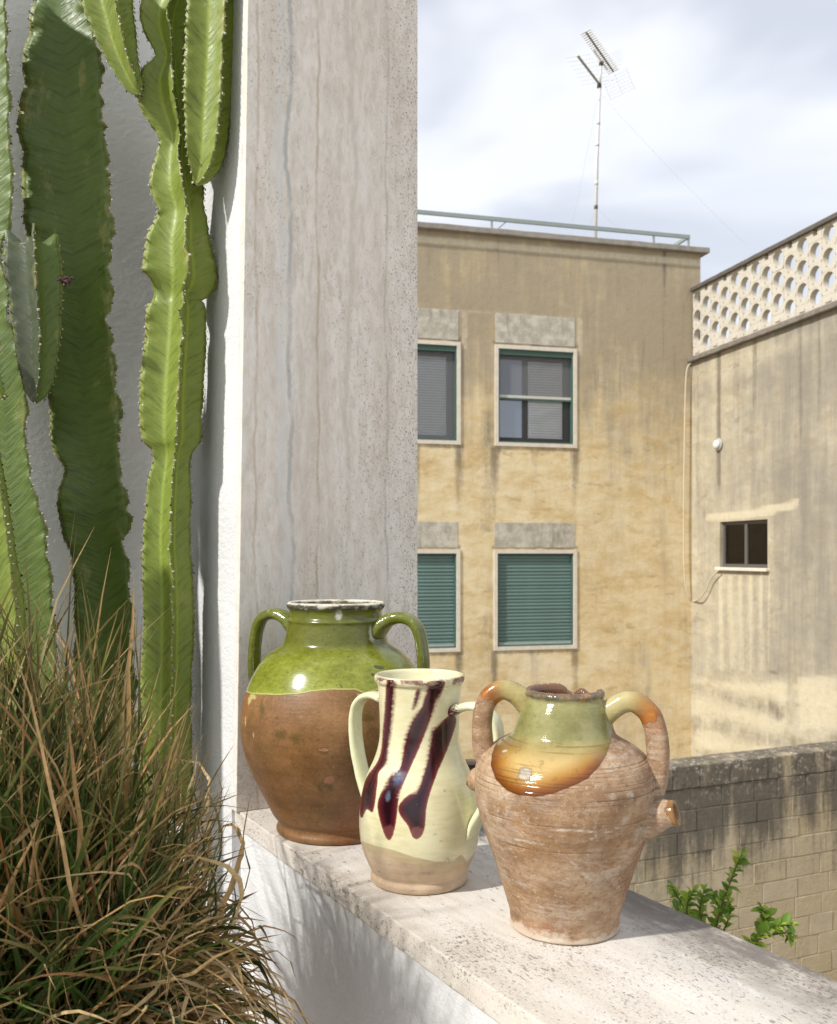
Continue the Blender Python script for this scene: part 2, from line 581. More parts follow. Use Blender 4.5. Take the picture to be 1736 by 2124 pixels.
class Jar:
    """front pattern coordinates come from a crop of the picture; k = crop scale, (ox, oy) = crop origin"""

    def __init__(s, name, label, cx, cy, k, ox, oy):
        s.k, s.ox, s.oy = k, ox, oy
        px, py = ox + cx * k, oy + cy * k
        s.y0 = FZ * CAM_H / (py - 1656)
        s.x0 = (px - 1250) / FZ * s.y0
        s.sc = k / FZ * s.y0
        s.cx, s.cy = cx, cy
        s.root = empty(name, (s.x0, s.y0, 0.0012))
        tag(s.root, label, 'jar', 'old glazed jars on the ledge')

    def z(s, y):
        return (s.cy - y) * s.sc

    def uv(s, P):
        """crop pixel coordinates of points P given in jar space"""
        yy = s.y0 + P[:, 1]
        X = (s.x0 + P[:, 0]) / yy * FZ + 1250
        Y = 1656 + (CAM_H - P[:, 2]) / yy * FZ
        return np.stack([(X - s.ox) / s.k, (Y - s.oy) / s.k], 1)

    def body(s, prof, inner, mat, nseg=300, nrow=230, wob=0.004, deform=None, name='body'):
        """prof: (crop y, half width) from the base up; inner: thickness"""
        pr = np.array([(w * s.sc, s.z(y)) for y, w in prof])
        out = spline(pr, nrow * 4)
        d = np.r_[0, np.cumsum(np.hypot(*np.diff(out, axis=0).T))]
        q = np.linspace(0, d[-1], nrow)
        out = np.stack([np.interp(q, d, out[:, 0]), np.interp(q, d, out[:, 1])], 1)
        out[:, 1] = np.maximum(out[:, 1], 0)
        rt, zt = out[-1]
        inn = [(rt - inner * 0.35, zt + inner * 0.35), (rt - inner * 0.8, zt + inner * 0.2), (rt - inner, zt - inner * 0.5)]
        for r_, z_ in out[::-5][1:]:
            if z_ < zt - inner and z_ > inner:
                inn.append((max(r_ - inner, 0.01), z_))
        inn.append((0.001, inner))
        allp = np.vstack([[(0.001, 0.0)], [(out[0][0] * 0.9, 0.0)], out, inn])
        n = len(allp)
        th = np.linspace(0, 2 * PI, nseg, endpoint=False)
        rr = np.repeat(allp[:, 0], nseg)
        zz = np.repeat(allp[:, 1], nseg)
        tt = np.tile(th, n)
        P = np.stack([rr * np.sin(tt), -rr * np.cos(tt), zz], 1)
        # slow hand-thrown wobble
        wv = np.array([mnoise.noise(Vector((math.sin(a) * 1.2, math.cos(a) * 1.2, b * 9 + s.cx))) for a, b in zip(tt, zz)])
        g_ = 1 + wob * wv
        P[:, :2] *= g_[:, None]
        if deform is not None:
            P = deform(P, tt, rr, zz)
        i = np.arange(n - 1)[:, None] * nseg
        k = np.arange(nseg)[None, :]
        k2 = (k + 1) % nseg
        fc = np.stack([i + k, i + k2, i + nseg + k2, i + nseg + k], -1).reshape(-1, 4)
        me = bpy.data.meshes.new(name)
        me.from_pydata(P.tolist(), [], fc.tolist())
        o = link(name, me, mat, s.root, True)
        s.P = P
        s.front = -np.cos(tt)          # -1 facing the camera
        s.inner = np.repeat(np.r_[np.zeros(2 + len(out)), np.ones(len(inn))], nseg)
        return o

    def strap(s, phi, path, wid, thk, mat, name='handle', n=46, seg=18, twist=0.0):
        """path: (rho in crop px, crop y); wid/thk lists in metres (across / in plane)"""
        pts = spline([(r_ * s.sc, s.z(y)) for r_, y in path], n)
        W = np.interp(np.linspace(0, 1, n), np.linspace(0, 1, len(wid)), wid)
        T = np.interp(np.linspace(0, 1, n), np.linspace(0, 1, len(thk)), thk)
        er = Vector((math.sin(phi), -math.cos(phi), 0))
        eb = Vector((math.cos(phi), math.sin(phi), 0))
        V, fs, tv = [], [], []
        for i in range(n):
            a = pts[max(i - 1, 0)]
            b = pts[min(i + 1, n - 1)]
            t = (b - a) / max(1e-9, np.hypot(*(b - a)))
            nn = er * float(-t[1]) + Vector((0, 0, float(t[0])))
            c = er * float(pts[i][0]) + Vector((0, 0, float(pts[i][1])))
            for j in range(seg):
                an = 2 * PI * j / seg
                ca, sa = math.cos(an), math.sin(an)
                e = 0.8
                ca = math.copysign(abs(ca) ** e, ca)
                sa = math.copysign(abs(sa) ** e, sa)
                p = c + eb * (ca * W[i]) + nn * (sa * T[i])
                w = 1 + 0.05 * mnoise.noise(p * 60)
                V.append(tuple(c + (p - c) * w))
                tv.append(i / (n - 1))
        for i in range(n - 1):
            for j in range(seg):
                j2 = (j + 1) % seg
                fs.append((i * seg + j, i * seg + j2, (i + 1) * seg + j2, (i + 1) * seg + j))
        fs.append(tuple(range(seg - 1, -1, -1)))
        fs.append(tuple((n - 1) * seg + j for j in range(seg)))
        me = bpy.data.meshes.new(name)
        me.from_pydata(V, [], fs)
        setattr_f(me, 'along', tv)
        return link(name, me, mat, s.root, True)


# ---- materials for the jars
def mat_green(handle):
    h = Mat('green_glazed_clay' + ('_handle' if handle else ''), 0.5)
    c = h.co()
    n1 = h.noise(c, 14, 6, 0.66)
    n2 = h.noise(h.mapp(c, (1, 1, 3)), 60, 6, 0.7)
    n3 = h.noise(c, 260, 3, 0.6)
    z = h.sep(c)[2]
    # glaze colour: brighter where it pools on the shoulder, olive on the neck
    gl = h.ramp(h.ma('ADD', h.ma('MULTIPLY', n1, 0.6), h.ma('MULTIPLY', n2, 0.4)),
                [(0.28, (0.078, 0.090, 0.008)), (0.48, (0.18, 0.20, 0.018)), (0.68, (0.31, 0.335, 0.055))])
    if not handle:
        neck = h.mr(z, 0.335, 0.385)
        gl = h.mix(h.ma('MULTIPLY', neck, 0.75), gl, h.mix(n2, (0.040, 0.046, 0.006), (0.115, 0.115, 0.016)))
        low = h.mr(z, 0.31, 0.255)
        gl = h.mix(h.ma('MULTIPLY', low, 0.6), gl, (0.36, 0.40, 0.075))
    else:
        gl = h.mix(h.mr(h.attr('along'), 0.45, 1.0), gl, h.mix(n2, (0.045, 0.055, 0.008), (0.13, 0.13, 0.02)))
    dots = h.mr(h.noise(h.mapp(c, (1, 1, 0.5)), 210, 2, 0.5), 0.66, 0.72)
    mot = h.noise(c, 150, 4, 0.7)
    gl = h.mix(h.mr(mot, 0.45, 0.70, 0, 0.45), gl, (0.10, 0.11, 0.012))
    gl = h.mix(h.ma('MULTIPLY', dots, 0.8), gl, (0.04, 0.045, 0.012))
    pale = h.mr(h.noise(h.mapp(c, (1, 1, 1), (3, 3, 3)), 330, 2, 0.5), 0.73, 0.76)
    gl = h.mix(h.ma('MULTIPLY', pale, 0.6), gl, (0.5, 0.5, 0.3))
    if handle:
        gl = h.mix(0.5, gl, (0.045, 0.055, 0.008))
        worn = h.mr(h.noise(h.mapp(c, (1, 1, 0.4)), 90, 5, 0.7), 0.58, 0.70)
        gl = h.mix(h.ma('MULTIPLY', worn, 0.7), gl, (0.30, 0.27, 0.17))
        h.bump(h.ma('ADD', n1, h.ma('MULTIPLY', n2, 0.4)), 0.25, 0.003)
        return h.out(gl, rough=h.mr(worn, 0, 1, 0.10, 0.55), Coat_Weight=0.3)
    # raw clay below
    ring = h.noise(h.mapp(c, (0.6, 0.6, 26)), 6, 5, 0.6)
    nb_ = h.noise(h.mapp(c, (1, 1, 1.1), (4, 4, 7)), 9, 7, 0.7)
    cl = h.ramp(h.ma('ADD', h.ma('MULTIPLY', nb_, 0.85), h.ma('MULTIPLY', ring, 0.15)),
                [(0.30, (0.095, 0.045, 0.013)), (0.48, (0.185, 0.088, 0.027)), (0.68, (0.285, 0.145, 0.055))])
    cl = h.mix(h.mr(h.noise(h.mapp(c, (1, 1, 1), (8, 4, 2)), 17, 6, 0.7), 0.52, 0.68, 0, 0.5), cl, (0.115, 0.075, 0.016))
    cl = h.mix(h.mr(h.noise(c, 5, 3), 0.52, 0.70, 0, 0.55), cl, (0.25, 0.082, 0.022))
    cl = h.mix(h.mr(h.noise(h.mapp(c, (1, 1, 1.6), (5, 2, 2)), 6, 4), 0.55, 0.75, 0, 0.6), cl, (0.075, 0.036, 0.010))
    sc = h.noise(h.mapp(c, (1, 1, 2.2), (1, 8, 3), (0.4, 0.2, 0)), 38, 6, 0.75, 1.2)
    scr = h.mr(h.ma('ABSOLUTE', h.ma('SUBTRACT', sc, 0.5)), 0.0, 0.010, 1, 0)
    scz = h.mr(h.noise(h.mapp(c, (1, 1, 1), (9, 1, 2)), 11, 3), 0.56, 0.66)
    cl = h.mix(h.ma('MULTIPLY', h.ma('MULTIPLY', scr, scz), 0.65), cl, (0.45, 0.27, 0.13))
    cl = h.mix(h.mr(n3, 0.68, 0.76, 0, 0.45), cl, (0.46, 0.31, 0.17))
    cl = h.mix(h.mr(h.noise(h.mapp(c, (1, 1, 1.3), (6, 6, 6)), 190, 5, 0.75), 0.52, 0.66, 0, 0.55), cl, (0.065, 0.03, 0.009))
    cl = h.mix(h.mr(h.noise(h.mapp(c, (1, 1, 1.6), (2, 9, 6)), 120, 5, 0.75), 0.56, 0.68, 0, 0.55), cl, (0.36, 0.2, 0.085))
    st = h.attr('stain')
    cl = h.mix(h.mr(h.ma('ADD', st, h.ma('MULTIPLY', h.ma('SUBTRACT', h.noise(c, 55, 6, 0.75), 0.5), 3.0)), 0.0, 0.9, 0, 0.8), cl, (0.085, 0.055, 0.010))
    chip = h.mr(h.ma('ADD', h.attr('chip'), h.ma('MULTIPLY', h.ma('SUBTRACT', h.noise(c, 110, 6, 0.75), 0.5), 2.0)), 0.05, 0.4)
    cl = h.mix(h.ma('MULTIPLY', chip, 0.85), cl, h.mix(n3, (0.24, 0.10, 0.05), (0.42, 0.20, 0.11)))
    drib = h.mr(h.ma('ADD', h.attr('drib'), h.ma('MULTIPLY', h.ma('SUBTRACT', h.noise(c, 80, 6, 0.75), 0.5), 2.6)), 0.1, 0.6, 0, 0.8)
    cl = h.mix(drib, cl, (0.48, 0.40, 0.16))
    edge = h.ma('ADD', h.attr('glaze'), h.ma('MULTIPLY', h.ma('SUBTRACT', h.noise(c, 30, 5, 0.6), 0.5), 9))
    gm = h.mr(edge, -1.5, 1.5)
    rim_line = h.mr(h.ma('ABSOLUTE', h.ma('SUBTRACT', edge, 5.0)), 0, 9, 0.65, 0)
    gl = h.mix(rim_line, gl, (0.46, 0.44, 0.16))
    col = h.mix(gm, cl, gl)
    # worn lip: black crust and chalky white
    lip = h.mr(h.ma('ADD', z, h.ma('MULTIPLY', h.ma('SUBTRACT', h.noise(c, 45, 6, 0.75), 0.5), 0.020)), 0.440, 0.444)
    lipc = h.ramp(h.ma('ADD', h.noise(h.mapp(c, (1, 1, 2)), 48, 6, 0.7), h.mr(z, 0.4485, 0.4535, 0, 0.24)), [(0.40, (0.03, 0.029, 0.018)), (0.52, (0.075, 0.07, 0.04)), (0.64, (0.40, 0.36, 0.27)), (0.8, (0.62, 0.57, 0.47))])
    col = h.mix(lip, col, lipc)
    chalk = h.mr(h.ma('ADD', h.attr('chalk'), h.ma('MULTIPLY', h.ma('SUBTRACT', h.noise(c, 100, 6, 0.8), 0.5), 2.2)), 0.05, 0.7, 0, 0.6)
    col = h.mix(chalk, col, (0.62, 0.63, 0.56))
    dark = h.mr(h.ma('ADD', h.attr('darkm'), h.ma('MULTIPLY', h.ma('SUBTRACT', h.noise(c, 60, 5, 0.7), 0.5), 0.9)), 0.0, 0.1)
    col = h.mix(h.ma('MULTIPLY', dark, 0.85), col, (0.05, 0.042, 0.025))
    rough = h.mix(gm, (0.46, 0.46, 0.46), h.mix(n1, (0.12, 0.12, 0.12), (0.24, 0.24, 0.24)))
    rough = h.mix(h.ma('MAXIMUM', lip, chalk), rough, (0.8, 0.8, 0.8))
    hh = h.ma('ADD', h.ma('MULTIPLY', ring, 0.2), h.ma('ADD', h.ma('MULTIPLY', gm, 0.35), h.ma('MULTIPLY', h.ma('SUBTRACT', h.ma('MULTIPLY', n3, 0.12), h.ma('MULTIPLY', chip, 0.8)), h.ma('SUBTRACT', 1.2, gm))))
    h.bump(hh, 0.55, 0.0030)
    return h.out(col, rough=rough)


def mat_cream(handle):
    h = Mat('cream_glaze' + ('_handle' if handle else ''), 0.14)
    c = h.co()
    n1 = h.noise(c, 9, 5, 0.55)
    n2 = h.noise(h.mapp(c, (1, 1, 5)), 30, 5, 0.6)
    n3 = h.noise(c, 280, 3, 0.6)
    gl = h.ramp(h.ma('ADD', h.ma('MULTIPLY', n1, 0.6), h.ma('MULTIPLY', n2, 0.4)),
                [(0.3, (0.54, 0.485, 0.27)), (0.5, (0.655, 0.61, 0.38)), (0.7, (0.71, 0.685, 0.48))])
    if handle:
        gl = h.mix(0.45, gl, (0.62, 0.68, 0.46))
    dots = h.mr(h.noise(h.mapp(c, (1, 1, 0.8)), 150, 3, 0.6), 0.725, 0.75)
    gl = h.mix(h.ma('MULTIPLY', dots, 0.75), gl, (0.20, 0.15, 0.07))
    wv = h.ma('SUBTRACT', h.noise(h.mapp(c, (1, 1, 3.6), (2, 2, 2), (0.15, 0.1, 0)), 85, 7, 0.78), 0.5)
    if handle:
        al = h.attr('along')
        dk = h.mr(h.ma('ADD', h.mr(al, 0.20, 0.02), h.ma('MULTIPLY', wv, 2.6)), 0.45, 0.8)
        gl = h.mix(dk, gl, (0.060, 0.012, 0.012))
        worn = h.mr(h.noise(h.mapp(c, (1, 1, 0.4)), 70, 6, 0.75), 0.62, 0.68)
        gl = h.mix(h.ma('MULTIPLY', worn, 0.7), gl, (0.24, 0.18, 0.12))
        h.bump(h.ma('ADD', n1, h.ma('MULTIPLY', worn, -0.5)), 0.3, 0.002)
        return h.out(gl, rough=h.mr(worn, 0, 1, 0.14, 0.6))
    # manganese drips
    dr = h.attr('drip')
    fe = h.attr('feather')            # one soft, brushed side
    e = h.ma('ADD', dr, h.ma('MULTIPLY', wv, h.ma('ADD', 12, h.ma('MULTIPLY', fe, 52))))
    m1 = h.mr(e, h.ma('SUBTRACT', -3, h.ma('MULTIPLY', fe, 8)), h.ma('ADD', 5, h.ma('MULTIPLY', fe, 22)))
    dcol = h.ramp(h.mr(e, 0, 60, 0, 1, False), [(0.0, (0.17, 0.035, 0.028)), (0.28, (0.065, 0.010, 0.014)), (0.75, (0.016, 0.003, 0.006))])
    foam = h.attr('tip')
    dcol = h.mix(h.mr(h.ma('ADD', foam, h.ma('MULTIPLY', h.ma('SUBTRACT', n3, 0.5), 1.4)), 0.15, 0.6, 0, 0.5), dcol, (0.22, 0.07, 0.06))
    oil = h.mr(h.ma('ADD', h.attr('oil'), h.ma('MULTIPLY', h.ma('SUBTRACT', h.noise(c, 60, 5, 0.7), 0.5), 1.3)), 0.10, 0.7, 0, 0.45)  # iridescent sheen painted as colour over the drips
    sheen_col = h.ramp(h.noise(c, 90, 4, 0.6), [(0.3, (0.10, 0.06, 0.22)), (0.45, (0.12, 0.13, 0.36)), (0.55, (0.14, 0.26, 0.26)), (0.65, (0.30, 0.15, 0.22)), (0.8, (0.30, 0.27, 0.16))])
    dcol = h.mix(oil, dcol, sheen_col)  # oil is the mask of the painted sheen
    col = h.mix(m1, gl, dcol)
    # bare foot
    ring = h.noise(h.mapp(c, (0.6, 0.6, 30)), 6, 5, 0.6)
    cl = h.ramp(h.ma('ADD', h.ma('MULTIPLY', h.noise(c, 20, 6, 0.65), 0.6), h.ma('MULTIPLY', ring, 0.4)),
                [(0.3, (0.32, 0.22, 0.13)), (0.5, (0.50, 0.37, 0.245)), (0.7, (0.62, 0.49, 0.345))])
    cl = h.mix(h.mr(h.noise(h.mapp(c, (1, 1, 2), (3, 3, 8)), 26, 5, 0.7), 0.62, 0.72, 0, 0.7), cl, (0.13, 0.10, 0.07))
    bs = h.ma('ADD', h.attr('base'), h.ma('MULTIPLY', h.ma('SUBTRACT', h.noise(c, 40, 4, 0.6), 0.5), 10))
    thin = h.mr(bs, -2, 2)
    bare = h.mr(h.ma('ADD', bs, h.ma('MULTIPLY', h.ma('SUBTRACT', h.noise(c, 18, 4, 0.6), 0.5), 60)), 44, 50)
    col = h.mix(thin, col, h.mix(0.5, cl, (0.42, 0.36, 0.185)))
    col = h.mix(bare, col, cl)
    # scuffed lip
    z = h.sep(c)[2]
    lipz = h.mr(h.ma('ADD', z, h.ma('MULTIPLY', h.ma('SUBTRACT', h.noise(c, 30, 4, 0.6), 0.5), 0.012)), 0.334, 0.338)
    chip = h.ma('MULTIPLY', lipz, h.mr(h.noise(h.mapp(c, (1, 1, 1.5), (1, 5, 5)), 42, 6, 0.75), 0.47, 0.51))
    chipc = h.ramp(h.noise(c, 55, 5, 0.7), [(0.38, (0.07, 0.022, 0.02)), (0.5, (0.25, 0.15, 0.11)), (0.65, (0.42, 0.29, 0.21))])
    chip = h.ma('MULTIPLY', chip, h.ma('SUBTRACT', 1.0, h.attr('inner')))
    col = h.mix(chip, col, chipc)
    gr = h.mr(h.ma('ADD', h.attr('grey'), h.ma('MULTIPLY', h.ma('SUBTRACT', h.noise(c, 110, 6, 0.8), 0.5), 4.0)), 0.2, 1.2, 0, 0.7)
    col = h.mix(gr, col, (0.22, 0.19, 0.14))
    rb = h.ma('MAXIMUM', h.ma('MAXIMUM', h.ma('MULTIPLY', thin, 0.55), bare), chip)
    rough = h.mr(rb, 0, 1, 0.13, 0.7)
    hh = h.ma('ADD', h.ma('MULTIPLY', n2, 0.5), h.ma('ADD', h.ma('MULTIPLY', m1, 0.35), h.ma('ADD', h.ma('MULTIPLY', rb, -0.5), h.ma('MULTIPLY', n3, 0.03))))
    h.bump(hh, 0.35, 0.0022)
    return h.out(col, rough=rough, Coat_Weight=h.ma('MULTIPLY', h.ma('SUBTRACT', 1.0, rb), 0.2))


def terra_clay(h, c):
    n1 = h.noise(c, 11, 6, 0.6)
    ring = h.noise(h.mapp(c, (0.5, 0.5, 26), (0, 0, 0), (0.03, 0.02, 0)), 6, 6, 0.65)
    n1 = h.noise(h.mapp(c, (1, 1, 1.3)), 13, 7, 0.7)
    cl = h.ramp(h.ma('ADD', h.ma('MULTIPLY', n1, 0.85), h.ma('MULTIPLY', ring, 0.15)),
                [(0.32, (0.135, 0.072, 0.034)), (0.47, (0.265, 0.156, 0.080)), (0.58, (0.375, 0.25, 0.145)), (0.70, (0.46, 0.35, 0.235))])
    cl = h.mix(h.mr(h.noise(h.mapp(c, (1, 1, 1.4), (2, 4, 1)), 8, 6, 0.66), 0.50, 0.70, 0, 0.6), cl, (0.33, 0.175, 0.062))
    cl = h.mix(h.mr(h.noise(h.mapp(c, (1, 1, 1.2), (5, 9, 1)), 34, 6, 0.75), 0.56, 0.72, 0, 0.5), cl, (0.20, 0.105, 0.045))
    cl = h.mix(h.mr(h.noise(h.mapp(c, (1, 1, 1.8), (7, 1, 3)), 9, 5, 0.65), 0.56, 0.72, 0, 0.55), cl, (0.36, 0.155, 0.080))
    # lime bloom, brushed round the pot
    wb = h.noise(h.mapp(c, (1, 1, 1.9), (1, 1, 1), (0.12, -0.1, 0)), 11, 7, 0.76, 0.4)
    wf = h.noise(h.mapp(c, (0.7, 0.7, 9), (4, 2, 6), (0.05, -0.04, 0)), 22, 6, 0.75)
    lime = h.mr(h.ma('ADD', h.ma('MULTIPLY', wb, 0.65), h.ma('MULTIPLY', wf, 0.35)), 0.48, 0.66, 0, 0.66)
    cl = h.mix(lime, cl, (0.52, 0.45, 0.36))
    cl = h.mix(h.mr(h.noise(h.mapp(c, (1, 1, 1.3), (6, 6, 6)), 190, 5, 0.75), 0.52, 0.66, 0, 0.6), cl, (0.13, 0.065, 0.03))
    cl = h.mix(h.mr(h.noise(h.mapp(c, (1, 1, 1.6), (2, 9, 6)), 120, 5, 0.75), 0.56, 0.68, 0, 0.6), cl, (0.56, 0.45, 0.33))
    cl = h.mix(h.mr(h.noise(h.mapp(c, (1, 1, 1), (3, 7, 3)), 70, 6, 0.8), 0.57, 0.70, 0, 0.5), cl, (0.60, 0.54, 0.46))
    return cl, ring, n1


def mat_terra(kind):
    h = Mat('amber_glazed_terracotta_' + kind, 0.7)
    c = h.co()
    cl, ring, n1 = terra_clay(h, c)
    n3 = h.noise(c, 240, 3, 0.6)
    wv = h.ma('SUBTRACT', h.noise(c, 30, 6, 0.66), 0.5)
    if kind == 'body':
        z = h.sep(c)[2]
        e = h.ma('ADD', h.attr('glaze'), h.ma('MULTIPLY', wv, 26))
        up = h.mr(z, 0.255, 0.292)
        amber = h.ramp(h.mr(e, 0, 190, 0, 1, False), [(0.0, (0.10, 0.026, 0.004)), (0.22, (0.20, 0.064, 0.008)), (0.46, (0.33, 0.165, 0.030)), (0.90, (0.46, 0.32, 0.12))])
        green = h.ramp(n1, [(0.3, (0.12, 0.11, 0.03)), (0.5, (0.215, 0.205, 0.075)), (0.7, (0.33, 0.305, 0.14))])
        gl = h.mix(up, amber, green)
        gl = h.mix(h.mr(h.noise(h.mapp(c, (1, 1, 0.7)), 75, 6, 0.75), 0.54, 0.70, 0, 0.5), gl, (0.12, 0.065, 0.015))
        m1 = h.mr(e, -2, 5)
        hole = h.mr(h.ma('ADD', h.attr('hole'), h.ma('MULTIPLY', h.ma('SUBTRACT', h.noise(c, 90, 6, 0.8), 0.5), 2.4)), 0.0, 0.4)
        lines = h.attr('line')
    else:
        al = h.attr('along')
        e = h.ma('ADD', h.mr(al, 0.62, 0.28, -1, 1, False), h.ma('MULTIPLY', wv, 1.6))
        green = h.ramp(n1, [(0.3, (0.20, 0.15, 0.045)), (0.5, (0.33, 0.27, 0.10)), (0.7, (0.43, 0.37, 0.18))])
        gl = h.mix(h.mr(al, 0.22, 0.42), green, h.ramp(h.noise(c, 30, 4), [(0.3, (0.15, 0.045, 0.007)), (0.6, (0.32, 0.115, 0.016)), (0.75, (0.44, 0.20, 0.04))]))
        m1 = h.mr(e, -0.02, 0.06)
        hole = 0.0
        lines = 0.0
        if kind == 'spout':
            m1 = h.mr(h.ma('ADD', h.mr(al, 0.55, 1.0, -1, 0.8, False), h.ma('MULTIPLY', h.ma('SUBTRACT', h.noise(c, 60, 5, 0.7), 0.5), 2.4)), -0.05, 0.2)
            gl = h.ramp(h.noise(c, 50, 4), [(0.3, (0.14, 0.065, 0.014)), (0.6, (0.27, 0.135, 0.04))])
    col = h.mix(m1, cl, gl)
    if kind == 'body':
        st = h.mr(h.ma('ADD', h.attr('stain'), h.ma('MULTIPLY', h.ma('SUBTRACT', h.noise(c, 60, 7, 0.8), 0.5), 5.0)), 0.2, 1.3, 0, 0.75)
        col = h.mix(st, col, (0.23, 0.10, 0.022))
        bl = h.mr(h.ma('ADD', h.attr('bloom'), h.ma('MULTIPLY', h.ma('SUBTRACT', h.noise(h.mapp(c, (1, 1, 2.5)), 55, 7, 0.8), 0.5), 3.0)), 0.25, 1.1, 0, 0.6)
        col = h.mix(bl, col, (0.66, 0.61, 0.54))
        col = h.mix(hole, col, h.mix(n3, (0.24, 0.20, 0.14), (0.52, 0.46, 0.36)))
        col = h.mix(h.ma('MULTIPLY', h.ma('MULTIPLY', lines, h.mr(h.noise(c, 22, 4, 0.6), 0.40, 0.6)), 0.5), col, (0.13, 0.075, 0.03))
        lip = h.ma('MULTIPLY', h.mr(h.ma('ADD', z, h.ma('MULTIPLY', wv, 0.012)), 0.336, 0.341), 0.85)
        col = h.mix(lip, col, h.ramp(h.noise(c, 42, 5, 0.7), [(0.38, (0.045, 0.04, 0.03)), (0.52, (0.14, 0.11, 0.07)), (0.62, (0.36, 0.17, 0.06)), (0.75, (0.50, 0.47, 0.40))]))
        ft = h.mr(h.ma('ADD', z, h.ma('MULTIPLY', h.ma('SUBTRACT', h.noise(c, 40, 5, 0.7), 0.5), 0.05)), 0.016, 0.006, 0, 0.6)
        col = h.mix(ft, col, (0.62, 0.53, 0.42))
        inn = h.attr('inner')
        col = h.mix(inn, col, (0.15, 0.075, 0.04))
        gm = h.ma('MULTIPLY', m1, h.ma('SUBTRACT', 1.0, hole))
        rough = h.mr(gm, 0, 1, 0.72, 0.13)
    else:
        gm = m1
        rough = h.mr(gm, 0, 1, 0.66, 0.16)
    hh = h.ma('ADD', h.ma('MULTIPLY', ring, 0.4), h.ma('ADD', h.ma('MULTIPLY', n3, 0.10), h.ma('MULTIPLY', gm, 0.4)))
    if kind == 'body':
        hh = h.ma('SUBTRACT', hh, h.ma('ADD', h.ma('MULTIPLY', hole, 0.9), h.ma('MULTIPLY', lines, 0.8)))
    h.bump(hh, 0.6, 0.0030)
    return h.out(col, rough=rough)


# ---- green jar
J = Jar('green_jar', 'big green glazed oil jar with bare brown lower half beside the pillar', 722, 1582, 850 / 1736, 650, 1700)
prof = [(1580, 352), (1572, 358), (1556, 360), (1536, 352), (1512, 352), (1470, 382), (1380, 428), (1300, 470), (1220, 508), (1130, 543), (1040, 563),
        (960, 572), (880, 570), (800, 557), (740, 541), (680, 520), (610, 484), (555, 446), (510, 400), (478, 352), (455, 322), (430, 311), (380, 300), (335, 292), (322, 292),
        (312, 296), (302, 290), (292, 282), (262, 280), (248, 284), (238, 292), (224, 299), (212, 297)]
body = J.body(prof, 0.011, mat_green(False))
UV = J.uv(J.P)
fr = J.front < 0.25
line = np.interp(UV[:, 0], [140, 200, 330, 480, 560, 700, 840, 900, 1000, 1200, 1320], [735, 765, 772, 768, 752, 738, 741, 764, 735, 742, 730])
gz = np.where(fr, line - UV[:, 1], (J.P[:, 2] - J.z(735)) / J.sc)
setattr_f(body.data, 'glaze', gz)
st = np.maximum.reduce([ell(UV, 385, 1015, 60, 52), ell(UV, 475, 1035, 58, 42), ell(UV, 272, 845, 26, 70), ell(UV, 360, 910, 16, 14), ell(UV, 660, 1335, 70, 58), ell(UV, 650, 1120, 45, 26), ell(UV, 930, 910, 45, 40)])
setattr_f(body.data, 'stain', np.where(fr, np.maximum(st, -1.0), -3))
ch = np.maximum.reduce([ell(UV, 682, 1286, 46, 32, -0.3), ell(UV, 650, 1103, 36, 12), ell(UV, 662, 1342, 10, 10), ell(UV, 1020, 1180, 22, 14)])
setattr_f(body.data, 'chip', np.where(fr, ch, -3))
db = np.maximum.reduce([ell(UV, 200, 800, 18, 50, 0.35), ell(UV, 170, 930, 7, 40), ell(UV, 219, 1010, 6, 26), ell(UV, 870, 790, 24, 50, -0.3), ell(UV, 215, 780, 26, 26)])
setattr_f(body.data, 'drib', np.where(fr, db, -3))
ck = np.maximum.reduce([ell(UV, 738, 285, 30, 45), ell(UV, 940, 400, 25, 70, -0.2), ell(UV, 975, 345, 30, 50, 0.6), ell(UV, 640, 235, 60, 18)])
setattr_f(body.data, 'chalk', np.where(fr, ck, -3))
dm = np.maximum.reduce([ell(UV, 985, 602, 36, 11, 0.25), ell(UV, 950, 648, 18, 9, 0.4), ell(UV, 1075, 690, 22, 12, 0.5)])
setattr_f(body.data, 'darkm', np.where(fr, dm, -3))
mh = mat_green(True)
hp = [(270, 385), (330, 322), (400, 290), (470, 290), (528, 322), (560, 385), (576, 470), (584, 560), (582, 640), (570, 710), (540, 775)]
J.strap(R(66), hp, [0.030, 0.021, 0.018, 0.017, 0.017, 0.018, 0.022], [0.017, 0.0125, 0.0110, 0.0105, 0.0105, 0.0105, 0.012], mh)
J.strap(R(-113), hp, [0.028, 0.021, 0.018, 0.017, 0.017, 0.018, 0.022], [0.017, 0.0125, 0.0110, 0.0105, 0.0105, 0.0105, 0.012], mh)

# ---- cream jug
J = Jar('cream_jug', 'cream glazed jug with dark purple drips down its front, between the other jars', 1231, 1889, 850 / 1736, 650, 1700)
prof = [(1888, 289), (1878, 295), (1860, 297), (1842, 294), (1826, 290), (1806, 301), (1750, 327), (1680, 352), (1600, 365), (1500, 367), (1400, 356), (1300, 334), (1230, 308),
        (1160, 277), (1090, 255), (1010, 243), (900, 244), (800, 249), (720, 254), (700, 257), (690, 266), (680, 273), (664, 276), (650, 274)]
body = J.body(prof, 0.007, mat_cream(False), nseg=340, nrow=290, wob=0.005)
UV = J.uv(J.P)
fr = J.front < 0.35
D1 = [(1028, 680), (1088, 680), (1076, 900), (1052, 1080), (1035, 1190), (985, 1245), (975, 1320), (950, 1480), (910, 1470), (885, 1520), (866, 1500), (872, 1380), (903, 1280), (985, 1150), (1008, 950), (1020, 800)]
D2 = [(1285, 690), (1388, 690), (1330, 850), (1270, 1000), (1220, 1120), (1170, 1230), (1112, 1380), (1087, 1560), (1058, 1650), (1025, 1640), (985, 1520), (975, 1430), (1010, 1330), (1060, 1240), (1110, 1200), (1132, 1050), (1180, 920), (1245, 830)]
